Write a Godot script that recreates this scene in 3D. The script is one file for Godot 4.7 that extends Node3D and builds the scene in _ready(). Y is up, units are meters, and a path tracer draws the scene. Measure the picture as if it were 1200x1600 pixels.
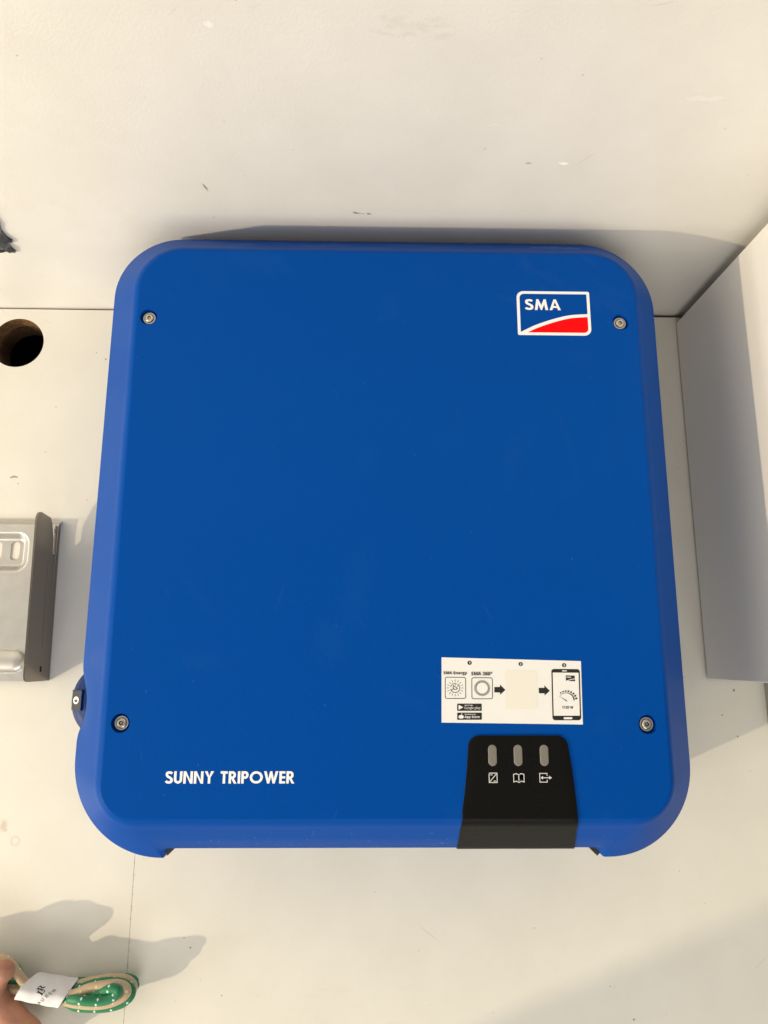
extends Node3D

# ---------------------------------------------------------------- helpers
var used := {}
var uv2_on := false   # when set, flat and curved pieces get second texture coordinates as seen from above
var uv2_origin := Vector3.ZERO

func plan_uv(p: Vector3) -> Vector2:
	return Vector2((p.x + uv2_origin.x + .22) / .46, (p.z + uv2_origin.z + .345) / .49)

func numbered(called: String) -> String:
	var n: int = used.get(called, 0)
	used[called] = n + 1
	return called if n == 0 else "%s_%03d" % [called, n]

func thing(called: String, label: String, category: String, at := Vector3.ZERO, group := "") -> Node3D:
	var o := Node3D.new()
	o.name = numbered(called)
	add_child(o)
	o.position = at
	o.set_meta("label", label)
	o.set_meta("category", category)
	if group != "":
		o.set_meta("group", group)
	return o

func obj(called: String, mesh: Mesh, m: Material, parent: Node) -> MeshInstance3D:
	var o := MeshInstance3D.new()
	o.name = called
	o.mesh = mesh
	if m:
		o.material_override = m
	o.cast_shadow = GeometryInstance3D.SHADOW_CASTING_SETTING_ON
	parent.add_child(o, true)
	return o

func part(called: String, st: SurfaceTool, m: Material, parent: Node) -> MeshInstance3D:
	return obj(called, st.commit(), m, parent)

func begin() -> SurfaceTool:
	var st := SurfaceTool.new()
	st.begin(Mesh.PRIMITIVE_TRIANGLES)
	return st

# a flat triangle that faces n
func tri(st: SurfaceTool, a: Vector3, b: Vector3, c: Vector3, n: Vector3) -> void:
	if (b - a).cross(c - a).dot(n) > 0.0:
		var k := b
		b = c
		c = k
	for p in [a, b, c]:
		st.set_normal(n)
		if uv2_on:
			st.set_uv(Vector2.ZERO)
			st.set_uv2(plan_uv(p))
		st.add_vertex(p)

func quad(st: SurfaceTool, a: Vector3, b: Vector3, c: Vector3, d: Vector3, n: Vector3) -> void:
	tri(st, a, b, c, n)
	tri(st, a, c, d, n)

func box(st: SurfaceTool, lo: Vector3, hi: Vector3) -> void:
	for ax in 3:
		for s in [0, 1]:
			var n := Vector3.ZERO
			n[ax] = 1.0 if s == 1 else -1.0
			var u := (ax + 1) % 3
			var v := (ax + 2) % 3
			var q := []
			for k in [[0, 0], [1, 0], [1, 1], [0, 1]]:
				var p := Vector3.ZERO
				p[ax] = hi[ax] if s == 1 else lo[ax]
				p[u] = hi[u] if k[0] == 1 else lo[u]
				p[v] = hi[v] if k[1] == 1 else lo[v]
				q.append(p)
			quad(st, q[0], q[1], q[2], q[3], n)

# a smooth surface through a grid of points; uv = (column, row) * uvs; faces away from "inside"
func sheet(st: SurfaceTool, rows: Array, closed: bool, inside: Vector3, uvs := Vector2.ONE, flip_by_axis := false) -> void:
	var nr := rows.size()
	var nc: int = rows[0].size()
	var nrm := []
	var sum := 0.0
	for i in nr:
		var line := PackedVector3Array()
		for j in nc:
			var up: Vector3 = rows[mini(i + 1, nr - 1)][j] - rows[maxi(i - 1, 0)][j]
			var l := j - 1
			var r := j + 1
			if closed:
				l = (j - 1 + nc - 1) % (nc - 1)
				r = (j + 1) % (nc - 1)
			else:
				l = maxi(l, 0)
				r = mini(r, nc - 1)
			var ac: Vector3 = rows[i][r] - rows[i][l]
			var n := up.cross(ac).normalized()
			line.append(n)
			sum += n.dot(rows[i][j] - inside)
		nrm.append(line)
	var sg := 1.0 if sum >= 0.0 else -1.0
	for i in nr - 1:
		for j in nc - 1:
			var ids := [[i, j], [i, j + 1], [i + 1, j + 1], [i + 1, j]]
			var a: Vector3 = rows[i][j]
			var b: Vector3 = rows[i][j + 1]
			var c: Vector3 = rows[i + 1][j + 1]
			var d: Vector3 = rows[i + 1][j]
			var want: Vector3 = (nrm[i][j] + nrm[i + 1][j + 1] + nrm[i][j + 1] + nrm[i + 1][j]) * sg
			for t in [[0, 1, 2], [0, 2, 3]]:
				var q := [ids[t[0]], ids[t[1]], ids[t[2]]]
				var p0: Vector3 = rows[q[0][0]][q[0][1]]
				var p1: Vector3 = rows[q[1][0]][q[1][1]]
				var p2: Vector3 = rows[q[2][0]][q[2][1]]
				var cr := (p1 - p0).cross(p2 - p0)
				if cr.length_squared() < 1e-22:
					continue
				if cr.dot(want) > 0.0:
					q = [q[0], q[2], q[1]]
				for k in q:
					st.set_normal(nrm[k[0]][k[1]] * sg)
					st.set_uv(Vector2(k[1] * uvs.x, k[0] * uvs.y))
					if uv2_on:
						st.set_uv2(plan_uv(rows[k[0]][k[1]]))
					st.add_vertex(rows[k[0]][k[1]])

# solid turned about the y axis: profile of (radius, height)
func lathe(prof: Array, n := 40) -> SurfaceTool:
	var st := begin()
	for i in prof.size() - 1:
		var a: Vector2 = prof[i]
		var b: Vector2 = prof[i + 1]
		var t := (b - a)
		if t.length() < 1e-9:
			continue
		var nn := Vector2(t.y, -t.x).normalized()
		for j in n:
			var a0 := TAU * j / n
			var a1 := TAU * (j + 1) / n
			var q := []
			for e in [[a, a0], [a, a1], [b, a1], [b, a0]]:
				q.append(Vector3(cos(e[1]) * e[0].x, e[0].y, sin(e[1]) * e[0].x))
			for id in [[0, 1, 2], [0, 2, 3]]:
				var n0 := Vector3(cos(a0) * nn.x, nn.y, sin(a0) * nn.x)
				var n1 := Vector3(cos(a1) * nn.x, nn.y, sin(a1) * nn.x)
				var ns := [n0, n1, n1, n0]
				var o: Array = id
				var cr: Vector3 = (q[id[1]] - q[id[0]]).cross(q[id[2]] - q[id[0]])
				if cr.length_squared() < 1e-24:
					continue
				if cr.dot(n0 + n1) > 0.0:
					o = [id[0], id[2], id[1]]
				for k in o:
					st.set_normal(ns[k])
					st.add_vertex(q[k])
	return st

# cuts holes out of polygons so that plain pieces without holes are left
func with_holes(polys: Array, holes: Array) -> Array:
	var out := polys
	for h in holes:
		var c := Vector2.ZERO
		for p in h:
			c += p
		c /= h.size()
		var next := []
		for side in [[Vector2(-9, -9), Vector2(c.x, 9)], [Vector2(c.x, -9), Vector2(9, 9)]]:
			var r := PackedVector2Array([side[0], Vector2(side[1].x, side[0].y), side[1], Vector2(side[0].x, side[1].y)])
			for p in out:
				for q in Geometry2D.intersect_polygons(p, r):
					for z in Geometry2D.clip_polygons(q, h):
						next.append(z)
		out = next
	return out

func circle2(c: Vector2, r: float, n := 32) -> PackedVector2Array:
	var o := PackedVector2Array()
	for i in n:
		o.append(c + Vector2(cos(TAU * i / n), sin(TAU * i / n)) * r)
	return o

func capsule2(a: Vector2, b: Vector2, r: float, n := 10) -> PackedVector2Array:
	var o := PackedVector2Array()
	var d := (b - a).normalized()
	var s := Vector2(-d.y, d.x)
	for i in n + 1:
		var t := PI * i / n
		o.append(a + (s * cos(t) - d * sin(t)) * r)
	for i in n + 1:
		var t := PI * i / n
		o.append(b + (-s * cos(t) + d * sin(t)) * r)
	return o

func rrect2(lo: Vector2, hi: Vector2, radii: Array, n := 8) -> PackedVector2Array:   # radii: at (lo,lo), (hi,lo), (hi,hi), (lo,hi)
	var o := PackedVector2Array()
	var cs := [Vector2(lo.x, lo.y), Vector2(hi.x, lo.y), Vector2(hi.x, hi.y), Vector2(lo.x, hi.y)]
	var ds := [Vector2(1, 1), Vector2(-1, 1), Vector2(-1, -1), Vector2(1, -1)]
	for k in 4:
		var r: float = maxf(radii[k], 1e-6)
		var c: Vector2 = cs[k] + ds[k] * r
		for i in n + 1:
			var t := PI + PI / 2 * k + PI / 2 * i / n
			o.append(c + Vector2(cos(t), sin(t)) * r)
	return o

# flat pieces lying in a plane: to3 turns a 2D point into a 3D one
func fill(st: SurfaceTool, polys: Array, to3: Callable, n: Vector3) -> void:
	for p in polys:
		var id := Geometry2D.triangulate_polygon(p)
		for i in range(0, id.size(), 3):
			tri(st, to3.call(p[id[i]]), to3.call(p[id[i + 1]]), to3.call(p[id[i + 2]]), n)

# a strip of constant width along a line, as polygons that do not overlap earlier ones
func stroke(into: Array, pts: Array, w: float, round_joint := false, end := Geometry2D.END_BUTT) -> void:
	var line := PackedVector2Array()
	for p in pts:
		line.append(p * 1000.0)
	var fresh := Geometry2D.offset_polyline(line, w * 500.0, Geometry2D.JOIN_ROUND if round_joint else Geometry2D.JOIN_MITER, end)
	var cur := []
	for f in fresh:
		if not Geometry2D.is_polygon_clockwise(f):
			var g := PackedVector2Array()
			for p in f:
				g.append(p / 1000.0)
			cur.append(g)
	for e in into:
		var next := []
		for c in cur:
			for z in Geometry2D.clip_polygons(c, e):
				if not Geometry2D.is_polygon_clockwise(z):
					next.append(z)
		cur = next
	into.append_array(cur)

func arc(c: Vector2, rx: float, ry: float, a0: float, a1: float, n := 14) -> Array:
	var o := []
	for i in n + 1:
		var t := deg_to_rad(lerpf(a0, a1, float(i) / n))
		o.append(c + Vector2(cos(t) * rx, sin(t) * ry))
	return o

func curve2(p: Array, n := 6) -> Array:
	var o := []
	for i in p.size() - 1:
		for k in n:
			o.append(p[i].cubic_interpolate(p[i + 1], p[maxi(i - 1, 0)], p[mini(i + 2, p.size() - 1)], float(k) / n))
	o.append(p[-1])
	return o

func curve3(p: Array, n := 8) -> Array:
	var o := []
	for i in p.size() - 1:
		for k in n:
			o.append(p[i].cubic_interpolate(p[i + 1], p[maxi(i - 1, 0)], p[mini(i + 2, p.size() - 1)], float(k) / n))
	o.append(p[-1])
	return o

# geometric capitals, one high, y down from the cap line at 0 to the base line at 1; returns [pieces, width]
func glyph(ch: String, w: float) -> Array:
	var g := []
	var h := w / 2
	var V := func(x, y): return Vector2(x, y)
	match ch:
		"S":
			stroke(g, curve2([V.call(.49, .19), V.call(.40, .11), V.call(.27, h), V.call(.14, .13), V.call(.095, .26), V.call(.16, .40), V.call(.29, .49), V.call(.43, .59), V.call(.48, .74), V.call(.42, .87), V.call(.27, 1 - h), V.call(.13, .88), V.call(.05, .78)]), w, true)
			return [g, .56]
		"U":
			stroke(g, [V.call(h, 0), V.call(h, .65)] + arc(V.call(.32, .65), .32 - h, .35 - h, 175, 5) + [V.call(.64 - h, .65), V.call(.64 - h, 0)], w)
			return [g, .64]
		"N":
			stroke(g, [V.call(h, 0), V.call(h, 1)], w)
			stroke(g, [V.call(.72 - h, 0), V.call(.72 - h, 1)], w)
			g.append(PackedVector2Array([V.call(w, 0), V.call(.72 - w, .72), V.call(.72 - w, 1), V.call(w, .28)]))
			return [g, .72]
		"Y":
			stroke(g, [V.call(.36, .5), V.call(.36, 1)], w)
			g.append(PackedVector2Array([V.call(0, 0), V.call(w * 1.2, 0), V.call(.36, .40), V.call(.72 - w * 1.2, 0), V.call(.72, 0), V.call(.36 + h, .5), V.call(.36 - h, .5)]))
			return [g, .72]
		"T":
			g.append(PackedVector2Array([V.call(0, 0), V.call(.54, 0), V.call(.54, w), V.call(0, w)]))
			stroke(g, [V.call(.27, w), V.call(.27, 1)], w)
			return [g, .54]
		"R", "P":
			stroke(g, [V.call(h, 0), V.call(h, 1)], w)
			stroke(g, [V.call(w, h), V.call(.30, h)] + arc(V.call(.30, .305), .24 - h * .9, .305 - h, -88, 88) + [V.call(.30, .61 - h), V.call(w, .61 - h)], w)
			if ch == "R":
				g.append(PackedVector2Array([V.call(.21, .612), V.call(.40, .60), V.call(.62, 1), V.call(.41, 1)]))
				return [g, .61]
			return [g, .56]
		"I":
			stroke(g, [V.call(h, 0), V.call(h, 1)], w)
			return [g, w]
		"O":
			stroke(g, arc(V.call(.5, .5), .5 - h, .5 - h, -90, 90, 20), w)
			stroke(g, arc(V.call(.5, .5), .5 - h, .5 - h, 90, 270, 20), w)
			return [g, 1.0]
		"W":
			g.append(PackedVector2Array([V.call(0, 0), V.call(.2, 0), V.call(.34, .62), V.call(.47, 0), V.call(.63, 0), V.call(.76, .62), V.call(.9, 0), V.call(1.1, 0), V.call(.84, 1), V.call(.68, 1), V.call(.55, .44), V.call(.42, 1), V.call(.26, 1)]))
			return [g, 1.1]
		"E":
			stroke(g, [V.call(h, 0), V.call(h, 1)], w)
			for y in [h, .5, 1 - h]:
				stroke(g, [V.call(w, y), V.call(.46, y)], w * .95)
			return [g, .46]
		"M":
			g.append(PackedVector2Array([V.call(0, 1), V.call(.13, 0), V.call(.28, 0), V.call(.46, .55), V.call(.64, 0), V.call(.79, 0), V.call(.92, 1), V.call(.73, 1), V.call(.665, .46), V.call(.50, 1), V.call(.42, 1), V.call(.255, .46), V.call(.19, 1)]))
			return [g, .92]
		"A":
			g.append(PackedVector2Array([V.call(0, 1), V.call(.31, 0), V.call(.47, 0), V.call(.39, .25), V.call(.285, .62), V.call(.245, .79), V.call(.19, 1)]))
			g.append(PackedVector2Array([V.call(.78, 1), V.call(.59, 1), V.call(.535, .79), V.call(.495, .62), V.call(.39, .25), V.call(.47, 0)]))
			g.append(PackedVector2Array([V.call(.285, .62), V.call(.495, .62), V.call(.535, .79), V.call(.245, .79)]))
			return [g, .78]
	return [g, .3]

# a line of capitals on the plane y = const: from x0 to x1, cap line z0 to base line z1
func lettering(text: String, x0: float, x1: float, z0: float, z1: float, y: float, w: float, gap: float) -> SurfaceTool:
	var st := begin()
	var total := -gap
	for ch in text:
		total += (.34 if ch == " " else glyph(ch, w)[1]) + gap
	var sx := (x1 - x0) / total
	var sz := z1 - z0
	var at := 0.0
	for ch in text:
		if ch == " ":
			at += .34 + gap
			continue
		var g := glyph(ch, w)
		var here := at
		fill(st, g[0], func(p): return Vector3(x0 + (here + p.x) * sx, y, z0 + p.y * sz), Vector3.UP)
		at += g[1] + gap
	return st

# ---------------------------------------------------------------- materials
func lin(r: float, g: float, b: float) -> Color:
	return Color(r, g, b).linear_to_srgb()

func mat(c: Color, rough := .5, metal := 0.0, spec := .5) -> StandardMaterial3D:
	var m := StandardMaterial3D.new()
	m.albedo_color = c
	m.roughness = rough
	m.metallic = metal
	m.metallic_specular = spec
	return m

func noise_tex(freq: float, size: int, sd: int, ramp: Array, oct := 3, kind := FastNoiseLite.TYPE_SIMPLEX_SMOOTH) -> NoiseTexture2D:
	var n := FastNoiseLite.new()
	n.seed = sd
	n.noise_type = kind
	n.frequency = freq
	n.fractal_octaves = oct
	var t := NoiseTexture2D.new()
	t.width = size
	t.height = size
	t.seamless = true
	t.noise = n
	if ramp.size():
		var g := Gradient.new()
		g.offsets = PackedFloat32Array([0.0, 1.0])
		g.colors = PackedColorArray(ramp)
		t.color_ramp = g
	return t

func world_tri(m: StandardMaterial3D, scale: float) -> void:
	m.uv1_triplanar = true
	m.uv1_world_triplanar = true
	m.uv1_scale = Vector3.ONE * scale

# paints an uneven mark into a picture of marks
func mark(im: Image, at: Vector2, size: Vector2, turn: float, c: Color, strength: float, rag: float, rng: RandomNumberGenerator) -> void:
	var n := FastNoiseLite.new()
	n.seed = rng.randi()
	n.frequency = 1.2
	var r := int(maxf(size.x, size.y) * 1.5) + 2
	for y in range(maxi(0, int(at.y) - r), mini(im.get_height(), int(at.y) + r)):
		for x in range(maxi(0, int(at.x) - r), mini(im.get_width(), int(at.x) + r)):
			var d := (Vector2(x, y) - at).rotated(-turn) / size
			var l := d.length() + rag * n.get_noise_2d(d.x * 2.0, d.y * 2.0) + rag * .6 * n.get_noise_2d(x * .35, y * .35)
			var a := clampf((1.0 - l) * 2.2, 0.0, 1.0) * strength
			if a > im.get_pixel(x, y).a:
				im.set_pixel(x, y, Color(c.r, c.g, c.b, a))

func text_mesh(s: String, high: float, serif := false, bold := false) -> TextMesh:
	var f := SystemFont.new()
	f.font_names = PackedStringArray(["Droid Serif" if serif else "Droid Sans"])
	f.font_weight = 700 if bold else 400
	var t := TextMesh.new()
	t.font = f
	t.text = s
	t.font_size = 64
	t.pixel_size = high / 46.0
	t.depth = .00008
	t.curve_step = 1.0
	return t

func _ready() -> void:
	# ------------------------------------------------------------ camera, light, exposure
	var cam := Camera3D.new()
	cam.name = "camera"
	cam.fov = rad_to_deg(2.0 * atan(800.0 / 1109.0))
	cam.near = .02
	cam.far = 30.0
	cam.transform = Transform3D(Basis(Vector3(0.999829, 0.018344, -0.002218), Vector3(-0.005863, 0.201145, -0.979544), Vector3(-0.017522, 0.979390, 0.201218)), Vector3(0, .666, 0))
	add_child(cam)
	cam.current = true
	var we := WorldEnvironment.new()
	we.name = "environment"
	var env := Environment.new()
	env.background_mode = Environment.BG_COLOR
	env.background_color = lin(.40, .39, .365)
	env.background_energy_multiplier = 1.0
	env.tonemap_mode = Environment.TONE_MAPPER_LINEAR
	env.tonemap_exposure = .93
	env.sdfgi_enabled = true
	env.ssao_enabled = true
	env.ssil_enabled = true
	we.environment = env
	add_child(we)
	var lamp := OmniLight3D.new()
	lamp.name = "room_lamp"
	lamp.position = Vector3(-2.45, 1.325, 1.2475)
	lamp.light_color = Color(1.0, .92, .78)
	lamp.light_energy = 5.8
	lamp.light_size = .019
	lamp.omni_range = 8.0
	lamp.omni_attenuation = 2.0
	lamp.shadow_enabled = true
	add_child(lamp)

	for a in [  # two large fill lights added out of view, then a small window light
			[Vector3(.1, 2.0, 2.7), Vector2(2.4, 1.4), 5.0, Color(1, .98, .945)],
			[Vector3(-2.8, 1.6, .7), Vector2(2.8, 1.9), 5.6, Color(1, .965, .90)],
			[Vector3(-3.0, 1.02, 1.1), Vector2(.28, .28), 1.6, Color(.93, .97, 1)]]:
		var soft := AreaLight3D.new()
		soft.name = "soft_unseen_light"
		soft.area_size = a[1]
		soft.light_energy = a[2]
		soft.light_color = a[3]
		soft.area_range = 9.0
		soft.area_attenuation = 2.0
		soft.shadow_enabled = true
		soft.transform = Transform3D(Basis.looking_at(Vector3(0, .05, 0) - a[0], Vector3.UP), a[0])
		add_child(soft, true)

	var rng := RandomNumberGenerator.new()
	rng.seed = 41

	build_wall(rng)
	build_floor(rng)
	build_white_box()
	build_inverter()
	build_bracket()
	build_tape()
	build_cord()
	build_person()

# ---------------------------------------------------------------- setting
func board_material(bump: float, sd: int, tone: Color, tone2: Color) -> StandardMaterial3D:
	var m := mat(Color.WHITE, .42)
	m.albedo_texture = noise_tex(.006, 512, sd, [tone, tone2], 4)
	m.heightmap_enabled = true
	m.heightmap_texture = noise_tex(.21, 512, sd + 1, [], 3)
	m.heightmap_scale = bump
	world_tri(m, 4.0)
	return m

func build_wall(rng: RandomNumberGenerator) -> void:
	var m := board_material(.007, 5, lin(.745, .715, .645), lin(.785, .755, .69))
	# marks on the wall face, for x -0.45..0.45 and y 0.0..0.6
	var im := Image.create(1536, 1024, false, Image.FORMAT_RGBA8)
	im.fill(Color(.5, .45, .4, 0))
	var px := func(x: float, y: float): return Vector2((x + .45) / .9 * 1536.0, (.6 - y) / .6 * 1024.0)
	mark(im, px.call(-.0925, .3325), Vector2(6.5, 5), .3, Color(.95, .94, .91), .7, .5, rng)
	for k in 12:
		mark(im, px.call(.0214 + rng.randf_range(-.02, .02), .3328 + rng.randf_range(-.006, .006)), Vector2(rng.randf_range(4, 16), rng.randf_range(2, 5)), rng.randf_range(-.4, .4), Color(.68, .64, .56), .13, .9, rng)
	mark(im, px.call(-.1262, .1921), Vector2(1.6, 8), -.3, Color(.35, .3, .25), .8, .3, rng)
	for q in [[-.0145, .1632, 4.5], [-.0112, .1627, 2.2], [-.0085, .1621, 1.8], [-.0040, .1622, 3.6]]:
		mark(im, px.call(q[0], q[1]), Vector2(q[2], q[2] * .55), .4, Color(.36, .25, .12), .75, .6, rng)
	mark(im, px.call(.1349, .2237), Vector2(8, 3.2), .1, Color(1, .99, .96), .9, .5, rng)
	mark(im, px.call(.11, .2235), Vector2(5, 2), .1, Color(.5, .45, .38), .5, .5, rng)
	for k in 5:
		mark(im, px.call(.20 + k * .004, .284 + rng.randf_range(-.002, .002)), Vector2(9, 4), .1, Color(.95, .94, .92), .35, .8, rng)
	mark(im, px.call(.0786, .2596), Vector2(9, 1.6), -.3, Color(.96, .95, .93), .5, .5, rng)
	mark(im, px.call(-.095, .23), Vector2(14, 1.3), .9, Color(.96, .95, .93), .3, .4, rng)
	mark(im, px.call(-.21, .29), Vector2(2, 7), -.5, Color(.92, .88, .8), .5, .4, rng)
	for k in 12:
		mark(im, px.call(-.235 + rng.randf_range(-.06, .05), .155 + rng.randf_range(-.03, .03)), Vector2(rng.randf_range(6, 22), rng.randf_range(4, 14)), rng.randf_range(0, 3), Color(.78, .64, .44), .06, .9, rng)
	for k in 40:
		mark(im, Vector2(rng.randf_range(0, 1536), rng.randf_range(0, 1024)), Vector2(rng.randf_range(.9, 2.2), rng.randf_range(.8, 2)), rng.randf_range(0, 3), Color(.5, .45, .38), rng.randf_range(.15, .45), .3, rng)
	for k in 40:
		mark(im, Vector2(rng.randf_range(0, 1536), rng.randf_range(0, 1024)), Vector2(rng.randf_range(5, 24), rng.randf_range(.6, 1.3)), rng.randf_range(-1.2, 1.2), Color(.93, .91, .87) if k % 3 else Color(.6, .55, .48), rng.randf_range(.08, .22), .3, rng)
	m.detail_enabled = true
	m.detail_albedo = ImageTexture.create_from_image(im)
	m.detail_blend_mode = BaseMaterial3D.BLEND_MODE_MIX
	m.detail_uv_layer = BaseMaterial3D.DETAIL_UV_2
	var st := begin()
	var xs := [-1.3, -.45, .45, 1.2]
	var ys := [-.03, 0.0, .6, 1.5]
	for i in 3:
		for j in 3:
			for t in [[0, 0, 1, 1, 1, 0], [0, 0, 0, 1, 1, 1]]:
				for k in 3:
					var u: int = t[k * 2]
					var v: int = t[k * 2 + 1]
					st.set_normal(Vector3.BACK)
					st.set_uv(Vector2.ZERO)
					st.set_uv2(Vector2(u, 1 - v) if i == 1 and j == 1 else Vector2(.001, .001))
					st.add_vertex(Vector3(xs[i + u], ys[j + v], -.345))
	st.set_uv2(Vector2(.001, .001))
	quad(st, Vector3(-1.3, -.03, -.365), Vector3(1.2, -.03, -.365), Vector3(1.2, 1.5, -.365), Vector3(-1.3, 1.5, -.365), Vector3.FORWARD)
	quad(st, Vector3(-1.3, 1.5, -.365), Vector3(1.2, 1.5, -.365), Vector3(1.2, 1.5, -.345), Vector3(-1.3, 1.5, -.345), Vector3.UP)
	quad(st, Vector3(-1.3, -.03, -.365), Vector3(-1.3, -.03, -.345), Vector3(-1.3, 1.5, -.345), Vector3(-1.3, 1.5, -.365), Vector3.LEFT)
	quad(st, Vector3(1.2, -.03, -.365), Vector3(1.2, -.03, -.345), Vector3(1.2, 1.5, -.345), Vector3(1.2, 1.5, -.365), Vector3.RIGHT)
	var w := part("wall", st, m, self)
	w.set_meta("kind", "structure")
	w.set_meta("label", "cream white wall panel with small scuffs behind the blue inverter")

func build_floor(rng: RandomNumberGenerator) -> void:
	var root := Node3D.new()
	root.name = "floor"
	add_child(root)
	root.set_meta("kind", "structure")
	root.set_meta("label", "cream laminated board floor with a round cable hole under the blue inverter")
	var m := board_material(.004, 21, lin(.70, .672, .59), lin(.74, .712, .635))
	var im := Image.create(1536, 1194, false, Image.FORMAT_RGBA8)
	im.fill(Color(.5, .45, .4, 0))
	var px := func(x: float, z: float): return Vector2((x + .45) / .9 * 1536.0, (z + .35) / .7 * 1194.0)
	mark(im, px.call(-.319, .1438), Vector2(6, 9), .2, Color(.66, .48, .24), .35, .9, rng)
	mark(im, px.call(-.3175, .147), Vector2(4, 3), .2, Color(.5, .3, .1), .3, .6, rng)
	for k in 14:
		var t := TAU * k / 14
		mark(im, px.call(-.3075 + cos(t) * .0035, .156 + sin(t) * .0035), Vector2(2.2, 2.2), 0, Color(.72, .68, .6), .3, .4, rng)
	for k in 10:
		mark(im, px.call(-.3429 + k * .0006 - .003, -.1698 + absf(k - 5) * .0002), Vector2(2.2, 1.4), .2, Color(.4, .32, .22), .8, .4, rng)
	for q in [[.3336, .0282, 2.4], [.3208, .0503, 1.6], [.3331, .0688, 1.5], [.2227, .2968, 2.0], [-.1515, .2405, 1.8], [-.2654, -.2905, 1.8], [-.3385, -.1629, 1.5], [-.2755, -.2975, 1.2], [-.31, -.24, 1.3], [.2865, -.23, 1.6]]:
		mark(im, px.call(q[0], q[1]), Vector2(q[2], q[2] * .8), rng.randf_range(0, 3), Color(.22, .16, .1), .85, .4, rng)
	for k in 18:
		mark(im, px.call(rng.randf_range(-.1, .08), rng.randf_range(.27, .31)), Vector2(rng.randf_range(5, 20), rng.randf_range(2, 6)), rng.randf_range(-.3, .3), Color(.70, .62, .48), .05, .9, rng)
	for k in 110:
		mark(im, Vector2(rng.randf_range(0, 1536), rng.randf_range(0, 1194)), Vector2(rng.randf_range(.8, 1.7), rng.randf_range(.7, 1.5)), 0, Color(.4, .33, .25), rng.randf_range(.2, .7), .3, rng)
	for k in 30:
		mark(im, Vector2(rng.randf_range(0, 1536), rng.randf_range(0, 1194)), Vector2(rng.randf_range(5, 26), rng.randf_range(.6, 1.2)), rng.randf_range(-1.5, 1.5), Color(.95, .93, .88) if k % 2 else Color(.6, .54, .45), rng.randf_range(.1, .3), .3, rng)
	# little chips along the joint of the two boards
	for k in 60:
		mark(im, px.call(-.2032 + rng.randf_range(-.0006, .0006), rng.randf_range(.12, .34)), Vector2(rng.randf_range(.7, 1.4), rng.randf_range(1, 3)), 0, Color(.55, .46, .35) if k % 3 else Color(.97, .95, .9), .3, .3, rng)
	m.detail_enabled = true
	m.detail_albedo = ImageTexture.create_from_image(im)
	m.detail_blend_mode = BaseMaterial3D.BLEND_MODE_MIX
	m.detail_uv_layer = BaseMaterial3D.DETAIL_UV_2
	var chip := mat(Color.WHITE, .9)
	chip.albedo_texture = noise_tex(.05, 256, 77, [lin(.06, .026, .007), lin(.28, .14, .04)], 4)
	world_tri(chip, 14.0)
	var dark := mat(lin(.03, .022, .016), .95)  # darkness down in the hole, put into the colour
	var hc := Vector2(-.354, -.307)
	var hole := circle2(hc, .0258, 72)
	# two boards: [x0, x1]; the back edge leaves a narrowing gap to the wall
	for b in [[-1.3, -.20335], [-.2031, 1.2]]:
		var back := func(x: float): return -.3436 + .0022 * clampf((x + .4) / .7, 0.0, 1.0)
		var st := begin()
		var xs := [b[0], clampf(-.45, b[0], b[1]), clampf(.45, b[0], b[1]), b[1]]
		var zs := [-1.0, .35, 1.3]
		for i in 3:
			if xs[i + 1] - xs[i] < .001:
				continue
			for j in 2:
				var z0a: float = back.call(xs[i]) if j == 0 else zs[j]
				var z0b: float = back.call(xs[i + 1]) if j == 0 else zs[j]
				var poly := PackedVector2Array([Vector2(xs[i], z0a), Vector2(xs[i + 1], z0b), Vector2(xs[i + 1], zs[j + 1]), Vector2(xs[i], zs[j + 1])])
				var set := [poly]
				if b[0] < -1.0 and i == 1 and j == 0:
					set = with_holes(set, [hole])
				var inside: bool = xs[i] > -.46 and xs[i + 1] < .46 and j == 0
				for p in set:
					var id := Geometry2D.triangulate_polygon(p)
					for k in range(0, id.size(), 3):
						var a: Vector2 = p[id[k]]
						var c2: Vector2 = p[id[k + 1]]
						var d: Vector2 = p[id[k + 2]]
						if (c2 - a).cross(d - a) < 0.0:
							var s := c2
							c2 = d
							d = s
						for q in [a, c2, d]:
							st.set_normal(Vector3.UP)
							st.set_uv2(Vector2((q.x + .45) / .9, (q.y + .35) / .7) if inside else Vector2(.001, .001))
							st.add_vertex(Vector3(q.x, 0, q.y))
		var pn := part("floor_panel", st, m, root)
		# raw edges of the board
		var ed := begin()
		var e0 := Vector3(b[0], 0, back.call(b[0]))
		var e1 := Vector3(b[1], 0, back.call(b[1]))
		var dn := Vector3(0, -.016, 0)
		quad(ed, e0, e1, e1 + dn, e0 + dn, Vector3.FORWARD)
		quad(ed, Vector3(b[0], 0, 1.3), Vector3(b[1], 0, 1.3), Vector3(b[1], -.016, 1.3), Vector3(b[0], -.016, 1.3), Vector3.BACK)
		quad(ed, e0, Vector3(b[0], 0, 1.3), Vector3(b[0], -.016, 1.3), e0 + dn, Vector3.LEFT)
		quad(ed, e1, Vector3(b[1], 0, 1.3), Vector3(b[1], -.016, 1.3), e1 + dn, Vector3.RIGHT)
		if b[0] < -1.0:
			ring_wall(ed, hc, .0258, 0.0, -.016, 72)
		part("board_edge", ed, chip, pn)
	# the second layer under the boards, with its own slightly smaller hole, and the dark space below
	var sub := begin()
	var big := PackedVector2Array([Vector2(-1.3, -.345), Vector2(1.2, -.345), Vector2(1.2, 1.3), Vector2(-1.3, 1.3)])
	fill(sub, with_holes([big], [circle2(hc + Vector2(.0004, -.0006), .0243, 60)]), func(p): return Vector3(p.x, -.0164, p.y), Vector3.UP)
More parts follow.
